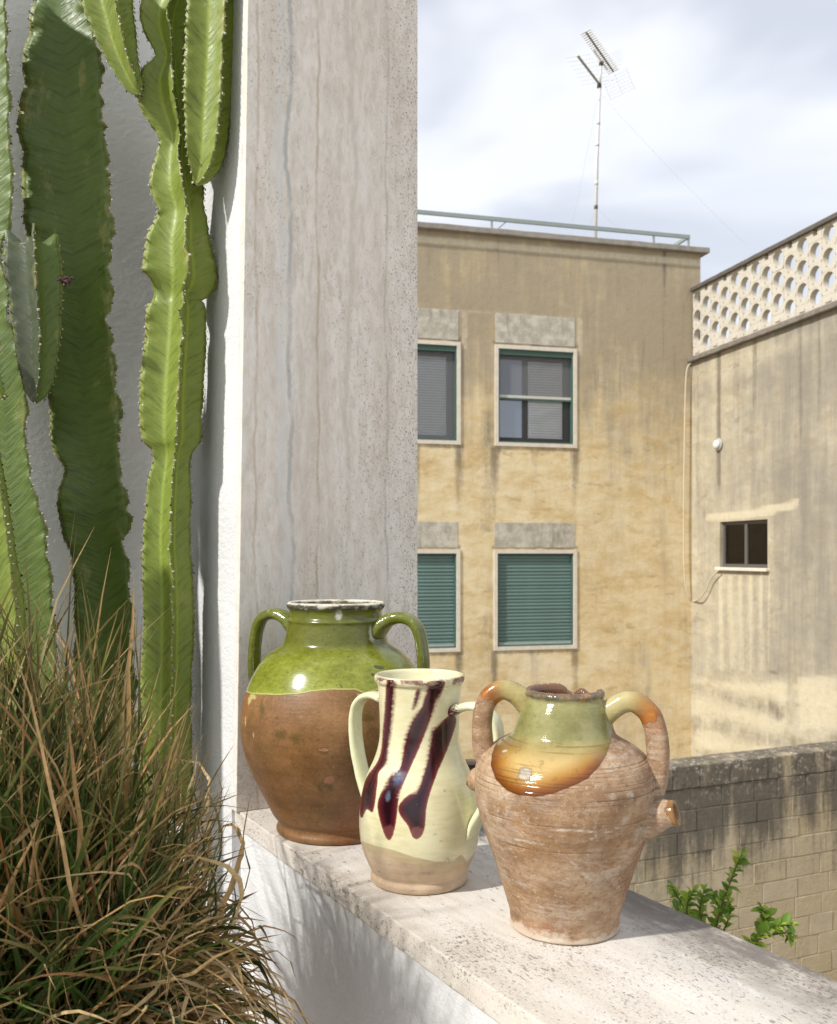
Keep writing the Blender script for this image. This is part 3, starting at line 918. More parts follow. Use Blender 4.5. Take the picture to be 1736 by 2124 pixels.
D2b = [(1208, 742), (1243, 747), (1216, 850), (1180, 856)]
D3 = [(1412, 895), (1458, 925), (1412, 1080), (1340, 1250), (1280, 1430), (1262, 1590), (1227, 1648), (1190, 1640), (1160, 1570), (1110, 1500), (1103, 1450), (1140, 1400), (1220, 1330), (1268, 1180), (1296, 1000), (1340, 950)]
def smooth_poly(q):
    q = np.array(q, float)
    n_ = len(q)
    return spline(np.vstack([q[-2:], q, q[:2]]), 6 * (n_ + 3) + 1)[12:-12]


dr = np.maximum.reduce([sdf_poly(UV, smooth_poly(q)) for q in (D1, D2, D2b, D3)])
setattr_f(body.data, 'drip', np.where(fr & (J.inner < 0.5), dr, -200))
# brushed side: left margins of strokes 2 and 3, right margin of stroke 1
ctr = np.minimum.reduce([np.abs(UV[:, 0] - np.interp(UV[:, 1], [700, 1050, 1250], [1270, 1140, 1075])), np.abs(UV[:, 0] - np.interp(UV[:, 1], [940, 1180, 1330], [1330, 1262, 1215])), np.abs(UV[:, 0] - np.interp(UV[:, 1], [700, 1190], [1080, 1040]))])
setattr_f(body.data, 'feather', np.clip(1 - ctr / 55, 0, 1) * (UV[:, 1] < 1400))
setattr_f(body.data, 'tip', np.maximum.reduce([ell(UV, 1045, 1615, 50, 60), ell(UV, 1220, 1620, 55, 55)]) * 2)
setattr_f(body.data, 'oil', np.where(fr, np.maximum.reduce([ell(UV, 1105, 1275, 62, 75, 0.3), ell(UV, 1040, 1390, 26, 45, 0.2)]), -3))  # patches where the painted sheen sits
bl = np.interp(UV[:, 0], [855, 900, 960, 1080, 1200, 1330, 1440, 1480, 1495, 1520, 1560, 1610], [1650, 1672, 1692, 1722, 1762, 1788, 1785, 1748, 1752, 1790, 1740, 1690])
setattr_f(body.data, 'base', np.where(fr, UV[:, 1] - bl, (J.z(1735) - J.P[:, 2]) / J.sc))
setattr_f(body.data, 'inner', J.inner)
gy = np.maximum.reduce([ell(UV, 1385, 1355, 14, 18), ell(UV, 1325, 1622, 24, 12, -0.4), ell(UV, 1360, 1665, 18, 12), ell(UV, 1415, 1770, 50, 36), ell(UV, 1265, 1858, 70, 9), ell(UV, 1215, 1438, 7, 9)])
setattr_f(body.data, 'grey', np.where(fr, np.maximum(gy, -1.2), -3))
mh = mat_cream(True)
hp = [(205, 862), (280, 826), (370, 808), (455, 826), (515, 880), (538, 960), (538, 1060), (518, 1190), (475, 1330), (430, 1420), (385, 1500), (362, 1580)]
J.strap(R(59), hp, [0.020, 0.0165, 0.0155, 0.0155, 0.016, 0.0165, 0.020, 0.021], [0.010, 0.0070, 0.0066, 0.0064, 0.0066, 0.007, 0.008, 0.005], mh)
J.strap(R(-130), hp, [0.020, 0.0165, 0.0155, 0.0155, 0.016, 0.0165, 0.020, 0.021], [0.010, 0.0070, 0.0066, 0.0064, 0.0066, 0.007, 0.008, 0.005], mh)

# ---- terracotta jar with spout
J = Jar('terracotta_jar', 'weathered terracotta jar with amber glazed bib, thick handles and a side spout', 750, 1811, 750 / 1677, 1350, 1950)
prof = [(1810, 355), (1800, 362), (1780, 361), (1720, 364), (1650, 382), (1530, 419), (1440, 448), (1340, 482), (1240, 519), (1160, 546), (1080, 570), (980, 591), (900, 601), (830, 602),
        (760, 587), (700, 558), (660, 520), (620, 468), (585, 408), (560, 366), (535, 340), (500, 326), (440, 312), (380, 295), (330, 275), (305, 263), (285, 263), (272, 268), (258, 264)]


def chips(P, tt, rr, zz):
    zt = zz.max()
    a = (tt + PI) % (2 * PI) - PI
    near = np.clip((zz - (zt - 0.016)) / 0.016, 0, 1)
    nz = np.array([mnoise.noise(Vector((x * 14, 0, 3))) for x in a])
    cut = np.exp(-((a - 2.75) / 0.22) ** 2) * 0.013 + np.exp(-((a - 1.9) / 0.2) ** 2) * 0.009 + np.exp(-((a - 2.22) / 0.2) ** 2) * 0.012 + np.clip(nz, 0, 1) * 0.003
    P[:, 2] -= near * cut
    return P


body = J.body(prof, 0.011, mat_terra('body'), nseg=320, nrow=280, wob=0.012, deform=chips)
UV = J.uv(J.P)
fr = J.front < 0.3
bib = [(400, 540), (300, 592), (262, 680), (258, 760), (290, 850), (360, 920), (450, 960), (560, 967), (680, 945), (800, 900), (900, 850), (980, 770), (1030, 690), (1058, 600), (1075, 520), (1080, 200), (400, 200)]
setattr_f(body.data, 'glaze', np.where(fr, sdf_poly(UV, bib), (J.P[:, 2] - J.z(560)) / J.sc))
setattr_f(body.data, 'hole', np.where(fr, np.maximum.reduce([ell(UV, 485, 815, 56, 48, 0.3), ell(UV, 352, 662, 24, 12, -0.3)]), -3))
stn = np.maximum.reduce([ell(UV, 490, 1150, 62, 26, 0.1), ell(UV, 970, 1430, 60, 50, -0.5), ell(UV, 1065, 1420, 30, 40), ell(UV, 890, 1435, 24, 16), ell(UV, 500, 1532, 40, 18), ell(UV, 275, 1080, 24, 16),
                         ell(UV, 850, 1095, 45, 26), ell(UV, 735, 1110, 20, 14), ell(UV, 1190, 1280, 40, 60, 0.5), ell(UV, 748, 1320, 14, 11), ell(UV, 615, 1215, 18, 10)])
setattr_f(body.data, 'stain', np.where(fr, np.maximum(stn, -1.1), -3))
blm = np.maximum.reduce([ell(UV, 1075, 970, 60, 30), ell(UV, 850, 1195, 330, 16, 0.03), ell(UV, 480, 1260, 260, 18, 0.18), ell(UV, 230, 1060, 30, 110, -0.3), ell(UV, 1190, 960, 40, 60), ell(UV, 860, 1460, 200, 24, 0.75), ell(UV, 1150, 1130, 110, 40, -0.7), ell(UV, 640, 1925, 180, 26)])
setattr_f(body.data, 'bloom', np.where(fr, np.clip(blm, -0.9, 0.7), -3))
setattr_f(body.data, 'inner', J.inner)
ln = np.zeros(len(UV))
hz = (J.cy - J.P[:, 2] / J.sc)
for y_, tl, w_ in ((560, 0.00, 3), (590, 0.01, 2.5), (665, 0.015, 3), (690, -0.005, 2.5), (712, 0.012, 3.5), (752, 0.02, 3), (770, 0.008, 2.5), (800, -0.01, 3), (845, 0.004, 2.5), (880, 0.0, 2), (1010, 0.01, 2.5), (1175, 0.006, 4)):
    ln = np.maximum(ln, np.exp(-((hz - y_ - tl * J.P[:, 0] / J.sc) / w_) ** 2))
setattr_f(body.data, 'line', ln * np.clip(0.6 + 0.5 * np.sin(UV[:, 0] / 90 + UV[:, 1] / 37), 0.1, 1))
mh = mat_terra('handle')
hr = [(215, 440), (300, 375), (385, 318), (465, 312), (545, 372), (592, 475), (607, 600), (606, 730), (592, 850), (560, 960), (520, 1020)]
J.strap(R(72), hr, [0.020, 0.0165, 0.0155, 0.016, 0.0165, 0.017, 0.0165, 0.017, 0.019], [0.020, 0.0155, 0.0150, 0.0155, 0.016, 0.0165, 0.016, 0.0155, 0.017], mh)
hl = [(225, 370), (300, 300), (372, 262), (440, 265), (505, 318), (540, 405), (548, 510), (545, 610), (530, 700), (500, 760)]
J.strap(R(-97), hl, [0.019, 0.016, 0.015, 0.0155, 0.0155, 0.016, 0.016, 0.017], [0.019, 0.0155, 0.0145, 0.015, 0.015, 0.0155, 0.016, 0.016], mh)
# spout: a short open tube


def spout(J, phi, path, rad, mat, open_=True):
    er = Vector((math.sin(phi), -math.cos(phi), 0))
    pts = [er * (r_ * J.sc) + Vector((0, 0, J.z(y))) for r_, y in path]
    P = spline([tuple(p) for p in pts], 18)
    ra = np.interp(np.linspace(0, 1, 18), np.linspace(0, 1, len(rad)), rad)
    pl = [Vector(p) for p in P]
    rl = list(ra)
    al = list(np.linspace(0, 1, 18))
    if open_:
        t = (pl[-1] - pl[-2]).normalized()
        e = pl[-1]
        pl += [e + t * 0.0006, e - t * 0.002, e - t * 0.03]
        rl += [rl[-1] * 0.82, rl[-1] * 0.62, rl[-1] * 0.5]
        al += [1, 0.95, 0.6]
    mb = MB()
    # orientation frames from the main axis only
    ax = (Vector(P[-1]) - Vector(P[0])).normalized()
    a = ax.cross(Vector((0, 0, 1))).normalized()
    b = a.cross(ax)
    seg = 24
    V, fs, tv = [], [], []
    for p, r_, q in zip(pl, rl, al):
        for k in range(seg):
            an = 2 * PI * k / seg
            w = r_ * (1 + 0.07 * mnoise.noise(Vector((math.cos(an) * 1.5, math.sin(an) * 1.5, q * 3))))
            V.append(tuple(p + (a * math.cos(an) + b * math.sin(an)) * w))
            tv.append(q)
    for i in range(len(pl) - 1):
        for k in range(seg):
            k2 = (k + 1) % seg
            fs.append((i * seg + k, i * seg + k2, (i + 1) * seg + k2, (i + 1) * seg + k))
    fs.append(tuple((len(pl) - 1) * seg + k for k in range(seg)))
    me = bpy.data.meshes.new('spout')
    me.from_pydata(V, [], fs)
    setattr_f(me, 'along', tv)
    return link('spout' if open_ else 'lug', me, mat, J.root, True)


ms = mat_terra('spout')
spout(J, R(63), [(420, 1075), (560, 1042), (640, 1005), (690, 988), (738, 980)], [0.034, 0.028, 0.0215, 0.0180, 0.0175], ms)
spout(J, R(-93), [(540, 860), (600, 868), (635, 880), (655, 890)], [0.021, 0.017, 0.010, 0.0015], ms, False)

# ------------------------------------------------------------------ cacti
def mat_cactus(name, dark, lit, scar, vb):
    h = Mat(name, 0.42, 0.4)
    c = h.co()
    rib = h.attr('rib')                # 0 in the valley, 1 on the rib margin
    al = h.attr('along')               # metres along the stem
    n1 = h.noise(c, 7, 4, 0.6)
    n2 = h.noise(c, 60, 4, 0.6)
    # feathered veins running obliquely from the valley to the margin
    cm = h.nd('ShaderNodeCombineXYZ')
    h.put(cm.inputs[0], h.ma('MULTIPLY', rib, 0.012))
    h.put(cm.inputs[1], h.ma('SUBTRACT', h.ma('MULTIPLY', al, 1.0), h.ma('MULTIPLY', rib, 0.035)))
    fe = h.noise(cm.outputs[0], 95, 3, 0.6)
    col = h.mix(h.ma('ADD', h.ma('MULTIPLY', n1, 0.7), h.ma('MULTIPLY', fe, 0.3)), dark, lit)
    col = h.mix(h.mr(fe, 0.46, 0.70, 0, 0.5), col, tuple(x * 0.5 for x in dark))
    dust = h.mr(h.noise(h.mapp(c, (1, 1, 0.6), (8, 8, 1)), 13, 6, 0.75), 0.58, 0.78, 0, 0.15)
    col = h.mix(dust, col, (0.30, 0.33, 0.20))
    col = h.mix(h.mr(rib, 0.22, 0.0, 0, 0.45), col, tuple(min(1, x * vb) for x in lit))
    sc = h.mr(h.ma('ADD', h.noise(h.mapp(c, (1, 1, 0.35), (3, 3, 3)), 22, 5, 0.7), h.ma('MULTIPLY', n2, 0.06)), 0.715, 0.735)
    col = h.mix(h.ma('MULTIPLY', sc, scar), col, (0.42, 0.36, 0.27))
    sp = h.mr(h.noise(c, 120, 2, 0.5), 0.77, 0.79, 0, 0.6)
    col = h.mix(sp, col, (0.06, 0.06, 0.03))
    mar = h.mr(rib, 0.93, 0.985)
    col = h.mix(h.ma('MULTIPLY', mar, 0.8), col, (0.30, 0.29, 0.10))
    gy = h.attr('grey')
    col = h.mix(gy, col, h.mix(n2, (0.034, 0.044, 0.026), (0.075, 0.085, 0.060)))
    yel = h.mr(h.ma('ADD', h.noise(h.mapp(c, (1, 1, 0.5), (5, 1, 7)), 15, 6, 0.72), h.ma('MULTIPLY', rib, 0.10)), 0.62, 0.74, 0, 0.5)
    col = h.mix(yel, col, (0.27, 0.25, 0.075))
    h.bump(h.ma('ADD', h.ma('MULTIPLY', fe, 1.0), h.ma('MULTIPLY', n2, 0.05)), 0.5, 0.0045)
    return h.out(col, rough=h.mr(n2, 0.3, 0.7, 0.38, 0.6))


M_CACT = mat_cactus('cactus_skin_shaded', (0.050, 0.082, 0.012), (0.125, 0.185, 0.028), 1.0, 0.6)  # darker copy: shade on the left-hand cacti put into the skin colour
M_CACT_LIT = mat_cactus('cactus_skin_lit', (0.105, 0.145, 0.018), (0.225, 0.285, 0.040), 0.5, 1.3)  # brighter copy: sunlight put into the skin colour
h = Mat('cactus_spine', 0.8)
M_SPINE = h.out(h.mix(h.mr(h.noise(h.co(), 110, 3), 0.4, 0.62), (0.015, 0.010, 0.008), (0.62, 0.55, 0.46)))


def stem(name, pts, rad, alpha, mat, parent, depth, nrib=4, seed=0, valley=0.40, grey=0.0, flat_top=False, point0=True, dead_top=False, step=0.0055, wave=1.0, spin=0.0):
    """ribbed stem. pts: (px, py[, depth]) from the foot up; rad: rib radius in px along the same points"""
    rr = np.array(rad, float)
    P3 = [D(p[0], p[1], p[2] if len(p) > 2 else depth) for p in pts]
    sc = depth / 1949.0
    # dense samples
    Q = spline([(*p, r_ * sc) for p, r_ in zip(P3, rr)], 600)
    dd = np.r_[0, np.cumsum(np.linalg.norm(np.diff(Q[:, :3], axis=0), axis=1))]
    n = max(12, int(dd[-1] / step))
    s_ = np.linspace(0, dd[-1], n)
    Q = np.stack([np.interp(s_, dd, Q[:, k]) for k in range(4)], 1)
    # cross-section of one rib sector in (radius, angle, rib value)
    sec = []
    hw = PI / nrib
    m = 7
    for j in range(-m, m + 1):
        t = abs(j) / m                   # 0 on the margin, 1 in the valley
        if j == m:
            continue
        # slightly concave flank from the tip to the valley, thin margin
        x0, y0 = 1.0, 0.028
        x1, y1 = valley * math.cos(hw), valley * math.sin(hw)
        cx_, cy_ = 0.52, 0.085
        u = t
        x = (1 - u) ** 2 * x0 + 2 * u * (1 - u) * cx_ + u * u * x1
        y = (1 - u) ** 2 * y0 + 2 * u * (1 - u) * cy_ + u * u * y1
        if t == 0:
            x, y = 1.015, 0.0
        sec.append((math.hypot(x, y), math.copysign(math.atan2(y, x), j) if j else 0.0, 1 - t))
    ns = len(sec) * nrib
    V, rv, av, gv = [], [], [], []
    pitch = 0.0165
    tips = []
    side = Vector((1, 0, 0))
    for i in range(n):
        p = Vector(Q[i, :3])
        a = Vector(Q[max(i - 1, 0), :3])
        b = Vector(Q[min(i + 1, n - 1), :3])
        t = (b - a).normalized()
        ex = (side - t * side.dot(t)).normalized()          # picture right
        ey = ex.cross(t).normalized()                        # towards the camera
        if ey.y > 0:
            ey = -ey
        Rr = Q[i, 3]
        for k in range(nrib):
            base = alpha + k * 2 * PI / nrib + spin * s_[i]
            # each rib undulates a little on its own
            q1 = mnoise.noise(Vector((s_[i] * 19, k * 7.3 + seed, 1.0)))
            q2 = mnoise.noise(Vector((s_[i] * 5.0, k * 3.1 + seed, 5.0)))
            ph = (s_[i] / pitch + k * 0.37) % 1.0
            tooth = 0.0024 * (0.5 - 0.5 * math.cos(2 * PI * ph)) ** 2
            rip = wave * 0.10 * q1 + 0.03 * math.sin(2 * PI * s_[i] / (pitch * 2.1) + k)
            for (r_, an, rb) in sec:
                ww_ = max(0.0, rb - 0.35) / 0.65
                rad_ = Rr * r_ * (1 + (0.11 * q2 + 0.05 * wave * q1) * rb) + (tooth - 0.0012) * (rb > 0.9) * 1.0
                ang = base + an + rip * ww_ ** 2
                q = p + ex * (math.sin(ang) * rad_) + ey * (math.cos(ang) * rad_)
                V.append(tuple(q))
                rv.append(rb)
                av.append(s_[i] + seed)
                gv.append(grey if math.sin(ang - alpha) < 0.02 and math.cos(ang - alpha) > -0.02 else 0.0)
            # areole once per tooth
            if (s_[i] / pitch + k * 0.37) % 1.0 < ((s_[i] - step) / pitch + k * 0.37) % 1.0 or i == 0:
                ang = base + rip
                rad_ = Rr * 1.015 * (1 + 0.11 * q2 + 0.05 * wave * q1) + 0.0012
                tips.append((p + ex * (math.sin(ang) * rad_) + ey * (math.cos(ang) * rad_), ex * math.sin(ang) + ey * math.cos(ang), t))
    if flat_top:
        last = (n - 1) * ns
        for k in range(ns):
            v = Vector(V[last + k])
            v.z += 0.010 * mnoise.noise(v * 60) + (0.02 if rv[last + k] > 0.8 else -0.008)
            V[last + k] = tuple(v)
    fs = []
    for i in range(n - 1):
        for k in range(ns):
            k2 = (k + 1) % ns
            fs.append((i * ns + k, i * ns + k2, (i + 1) * ns + k2, (i + 1) * ns + k))
    V.append(tuple(Q[0, :3]))
    V.append(tuple(Vector(Q[-1, :3]) - Vector((0, 0, 0.02 if flat_top else 0))))
    for k in range(ns):
        k2 = (k + 1) % ns
        fs.append((k2, k, len(V) - 2))
        fs.append(((n - 1) * ns + k, (n - 1) * ns + k2, len(V) - 1))
    rv += [0, 0]
    av += [0, s_[-1]]
    gv += [0, grey]
    me = bpy.data.meshes.new(name)
    me.from_pydata(V, [], fs)
    setattr_f(me, 'rib', rv)
    setattr_f(me, 'along', av)
    setattr_f(me, 'grey', gv)
    o = link(name, me, mat, parent, True)
    # spines: tiny paired thorns on every areole
    mb = MB()
    rs = random.Random(seed * 13 + 5)
    for q, nrm, t in tips:
        b = nrm.cross(t).normalized()
        s = rs.uniform(0.0014, 0.0030)
        mb.add([q + b * s + t * s * 0.9, q - b * s + t * s * 0.9, q - b * s - t * s * 0.9, q + b * s - t * s * 0.9, q + nrm * s * 1.1], [(0, 1, 4), (1, 2, 4), (2, 3, 4), (3, 0, 4)])
        for sg in (-1, 1):
            tip = q + nrm * (0.0030 + rs.random() * 0.0015) + b * sg * 0.003 + t * rs.uniform(-0.001, 0.001)
            w = t * 0.0005
            mb.add([q + w, q - w, tip], [(0, 1, 2)])
    sp = mb.build('spines', M_SPINE, o)
    sp['kind'] = 'stuff'
    return o


def zpx(lst):
    """points of the second crop, given in its own pixels, as picture pixels"""
    return lst


K1 = 800 / 1699 / 1.44009           # crop pixels -> picture pixels
OY2 = 900 / 1.44009


def c1(x, y):
    return (x * K1, y * K1)


def c2(x, y):
    return (x * K1, y * K1 + OY2)


SOIL = -0.52
# tall bright cactus nearest the pillar
ct = empty('tall_cactus', D(345, 1900, 2.12))
ct.location.z = SOIL
tag(ct, 'tall bright green ribbed cactus with two side arms nearest the pillar', 'cactus', 'columnar cacti by the white wall')


def keep(o, parent):
    o.parent = parent
    o.matrix_parent_inverse = Matrix.Translation(-parent.location)


pts = [c2(1050, 3300), c2(1055, 2700), c2(1068, 2100), c2(1065, 1800), c2(1055, 1500), c2(1068, 1200), c2(1085, 1010), c2(1090, 940), c2(1090, 860), c2(1095, 600), c2(1115, 300), c2(1130, 50),
       c1(1128, 1880), c1(1150, 1760), c1(1140, 1560), c1(1155, 1400), c1(1150, 1320), c1(1120, 1180), c1(1110, 1000), c1(1120, 880), c1(1075, 680), c1(1060, 540), c1(1075, 420), c1(1075, 340), c1(1045, 180), c1(1060, 60), c1(1100, -60), c1(1100, -400)]
rad = [x * K1 for x in (165, 160, 162, 158, 148, 138, 118, 140, 196, 196, 188, 182, 150, 225, 208, 165, 152, 172, 118, 112, 178, 180, 112, 92, 142, 150, 120, 120)]
o = stem('stem', pts, rad, R(24), M_CACT_LIT, None, 2.12, seed=1, wave=1.7)
keep(o, ct)
# right arm
pts = [c1(1240, 1170, ), c1(1275, 1100), c1(1300, 960), c1(1318, 700), c1(1335, 450), c1(1345, 200), c1(1350, 0), c1(1360, -400)]
rad = [x * K1 for x in (18, 80, 140, 165, 172, 175, 175, 170)]
o = stem('arm', [(*p, 2.07) for p in pts], rad, R(40), M_CACT_LIT, None, 2.07, seed=2, wave=1.4)
keep(o, ct)
# left arm hanging out from the stem and rising
pts = [c1(900, 585), c1(860, 560), c1(800, 440), c1(745, 290), c1(705, 130), c1(680, 0), c1(665, -300)]
rad = [x * K1 for x in (18, 62, 90, 125, 150, 165, 170)]
o = stem('arm', [(*p, 2.06) for p in pts], rad, R(30), M_CACT_LIT, None, 2.06, seed=3)
keep(o, ct)

# big broad dark cactus
cb = empty('broad_cactus', D(200, 1800, 2.22))
cb.location.z = SOIL
tag(cb, 'broad dark green cactus with wide wavy ribs, second from the pillar', 'cactus', 'columnar cacti by the white wall')
pts = [c2(700, 2900), c2(695, 2300), c2(685, 1900), c2(655, 1600), c2(640, 1430), c2(625, 1250), c2(615, 1050), c2(580, 880), c2(575, 650), c2(555, 350), c2(550, 120), c1(545, 1950), c1(500, 1650), c1(490, 1400), c1(465, 1200), c1(465, 1030), c1(450, 860), c1(455, 620), c1(440, 400), c1(420, 200), c1(405, 0), c1(395, -400)]
rad = [x * K1 * 1.19 for x in (190, 185, 175, 172, 205, 205, 172, 210, 222, 196, 180, 190, 250, 255, 270, 250, 262, 235, 228, 190, 150, 130)]
o = stem('stem', pts, rad, R(60), M_CACT, None, 2.22, nrib=3, seed=4, valley=0.34, wave=2.0)
keep(o, cb)

# left cactus cut by the picture edge
cl_ = empty('leaning_cactus', D(60, 1800, 2.08))
cl_.location.z = SOIL
tag(cl_, 'green cactus leaning right at the left picture edge with a pale scar', 'cactus', 'columnar cacti by the white wall')
pts = [c2(240, 2900), c2(225, 2300), c2(200, 1900), c2(150, 1500), c2(90, 1150), c2(60, 850), c2(60, 650), c2(20, 450), c2(-40, 150), c1(-60, 1850), c1(-90, 1600), c1(-40, 1330), c1(-50, 900), c1(-60, 500), c1(-70, 100), c1(-70, -400)]
rad = [x * K1 * 1.13 for x in (200, 195, 195, 190, 165, 140, 160, 165, 155, 160, 145, 172, 165, 165, 160, 160)]
o = stem('stem', pts, rad, R(58), M_CACT, None, 2.08, nrib=3, seed=6, wave=1.5)
keep(o, cl_)
o = stem('arm', [(*p, 1.98) for p in (c2(30, 610), c2(-20, 560), c2(-60, 480), c2(-90, 350), c2(-110, 200))], [x * K1 for x in (15, 45, 60, 70, 60)], R(30), M_CACT_LIT, None, 1.98, seed=9)
keep(o, cl_)

# pale cactus low at the left edge
cp = empty('pale_cactus', D(0, 1850, 1.88))
cp.location.z = SOIL
tag(cp, 'pale green cactus half hidden by grass at the far left edge', 'cactus', 'columnar cacti by the white wall')
pts = [c2(20, 2900), c2(10, 2300), c2(0, 1900), c2(-25, 1650), c2(-65, 1350), c2(-110, 1050), c2(-150, 800), c2(-190, 600)]
rad = [x * K1 for x in (180, 175, 165, 150, 150, 140, 120, 60)]
o = stem('stem', pts, rad, R(58), M_CACT_LIT, None, 1.88, seed=8)
keep(o, cp)

# broken grey stub
cs = empty('broken_cactus_arm', D(75, 860, 2.03))
tag(cs, 'short broken-off grey green cactus stub with black spines before the broad cactus', 'cactus', 'columnar cacti by the white wall')
pts = [c2(220, 645), c2(230, 590), c2(240, 480), c2(240, 350), c2(240, 150), c1(230, 2000), c1(222, 1850), c1(212, 1720), c1(205, 1600), c1(200, 1530)]
rad = [x * K1 for x in (12, 62, 100, 125, 145, 150, 155, 165, 160, 150)]
o = stem('stem', [(*p, 2.03) for p in pts], rad, R(26), M_CACT, None, 2.03, seed=11, grey=0.8, flat_top=True, wave=0.6)
keep(o, cs)
mb = MB()
rs = random.Random(4)
e0 = D(415 * K1, 1780 * K1, 2.0)
for k in range(16):
    a = e0 + Vector((rs.uniform(-0.012, 0.012), rs.uniform(-0.006, 0.006), rs.uniform(-0.006, 0.006)))
    b = a + Vector((rs.uniform(-0.012, 0.016), rs.uniform(-0.008, 0.0), rs.uniform(-0.012, 0.010)))
    mb.tube([a, (a + b) / 2 + Vector((0, 0, 0.003)), b], [0.003, 0.0025, 0.001], 5)
o = mb.build('dried_flower', simple('dried_flower', (0.05, 0.022, 0.018), 0.9), None, True)
keep(o, cs)

# soil-filled planter the cacti stand in
pl = empty('planter_trough', LW(0, 0, 0), LA)
tag(pl, 'long low trough of dark soil with the cacti, hidden behind the grass', 'planter')
m = MB()
m.box((-1.2, 1.90, FLOOR), (0.66, 1.94, SOIL + 0.03))
m.box((-1.2, 1.94, FLOOR), (-1.16, 2.46, SOIL + 0.03))
m.build('trough', simple('trough_clay', (0.22, 0.10, 0.06), 0.8), pl)
m = MB()
m.box((-1.1595, 1.9405, FLOOR), (0.66, 2.465, SOIL))
m.build('soil', simple('soil', (0.05, 0.035, 0.025), 0.95, var=0.5, scale=60), pl)

# ------------------------------------------------------------------ potted ornamental grass
PC = Vector((-0.53, 1.31, 0))
POT_TOP = -0.065
pot = empty('terracotta_pot', (PC.x, PC.y, FLOOR))
tag(pot, 'dark terracotta flower pot under the overhanging grass, bottom left', 'pot')
mb = MB()
prof = [(0.001, 0.0), (0.15, 0.0), (0.155, 0.01), (0.205, POT_TOP - FLOOR - 0.09), (0.208, POT_TOP - FLOOR - 0.085), (0.225, POT_TOP - FLOOR - 0.08), (0.232, POT_TOP - FLOOR - 0.01), (0.228, POT_TOP - FLOOR), (0.210, POT_TOP - FLOOR), (0.200, POT_TOP - FLOOR - 0.04)]
NS = 64
V = [(r_ * math.cos(2 * PI * k / NS), r_ * math.sin(2 * PI * k / NS), z) for r_, z in prof for k in range(NS)]
fs = [(i * NS + k, i * NS + (k + 1) % NS, (i + 1) * NS + (k + 1) % NS, (i + 1) * NS + k) for i in range(len(prof) - 1) for k in range(NS)]
mb.add(V, fs)
h = Mat('flower_pot_clay', 0.8)
c = h.co()
h.bump(h.noise(c, 60, 5), 0.3, 0.003)
M_POT = h.out(h.mix(h.noise(c, 9, 6, 0.65), (0.13, 0.045, 0.022), (0.28, 0.115, 0.06)))
mb.build('pot_wall', M_POT, pot, True)
mb = MB()
zt = POT_TOP - FLOOR - 0.035
mb.add([(0.203 * math.cos(2 * PI * k / NS), 0.203 * math.sin(2 * PI * k / NS), zt) for k in range(NS)] + [(0, 0, zt + 0.02)], [(k, (k + 1) % NS, NS) for k in range(NS)])
mb.build('soil', bpy.data.materials['soil'], pot)

h = Mat('grass_blade', 0.55, 0.3)
tint = h.attr('tint')
al = h.attr('along')
c = h.co()
g_ = h.ramp(tint, [(0.0, (0.015, 0.034, 0.005)), (0.22, (0.032, 0.068, 0.009)), (0.42, (0.080, 0.130, 0.017)), (0.54, (0.14, 0.100, 0.028)), (0.66, (0.36, 0.22, 0.080)), (0.82, (0.56, 0.42, 0.22)), (1.0, (0.24, 0.085, 0.022))])
tipd = h.mr(h.ma('ADD', al, h.ma('MULTIPLY', h.noise(c, 30, 3), 0.4)), 0.85, 1.25, 0, 0.7)
g_ = h.mix(tipd, g_, (0.26, 0.16, 0.06))
g_ = h.mix(h.mr(h.noise(c, 90, 3), 0.4, 0.75, 0.0, 0.30), g_, (0.08, 0.06, 0.02))
M_GRASS = h.out(g_)
tr = h.b.inputs.get('Transmission Weight')


def blade_pts(root, az, tilt, length, droop, curl, n, rs, wob=0.1):
    """follow a blade as it grows and bends under its weight"""
    p = Vector(root)
    d = Vector((math.sin(tilt) * math.sin(az), -math.sin(tilt) * math.cos(az), math.cos(tilt)))
    out = [p.copy()]
    st = length / n
    for i in range(n):
        k = (i + 1) / n
        d = d + Vector((0, 0, -1)) * droop * (0.25 + 1.5 * k * k) / n + Vector((math.cos(az), math.sin(az), 0)) * curl / n
        d += Vector((rs.gauss(0, wob), rs.gauss(0, wob), rs.gauss(0, wob * 0.7))) * 0.6
        d.normalize()
        p = p + d * st
        # stay off the wall and the ledge
        nn = p.x * math.cos(LA) + p.y * math.sin(LA)
        lim = 0.655 if p.z < 0.02 else 0.662
        if nn > lim:
            p -= Vector((math.cos(LA), math.sin(LA), 0)) * (nn - lim)
        out.append(p.copy())
    return out


def blade_mesh(mb, tv, av, pts, w, tint, face, kink=0.0):
    n = len(pts)
    V = []
    for i, p in enumerate(pts):
        t = (pts[min(i + 1, n - 1)] - pts[max(i - 1, 0)]).normalized()
        b = t.cross(face)
        if b.length < 1e-4:
            b = t.cross(Vector((1, 0, 0)))
        b.normalize()
        k = i / (n - 1)
        ww_ = w * (0.55 + 0.45 * min(1, k * 5)) * (1 - k) ** 0.45 if i < n - 1 else w * 0.04
        nn = b.cross(t).normalized()
        V += [p + b * ww_ + nn * ww_ * 0.35, p, p - b * ww_ + nn * ww_ * 0.35]
        tv += [tint] * 3
        av += [k] * 3
    fs = []
    for i in range(n - 1):
        a = i * 3
        fs += [(a, a + 1, a + 4, a + 3), (a + 1, a + 2, a + 5, a + 4)]
    mb.add(V, fs)


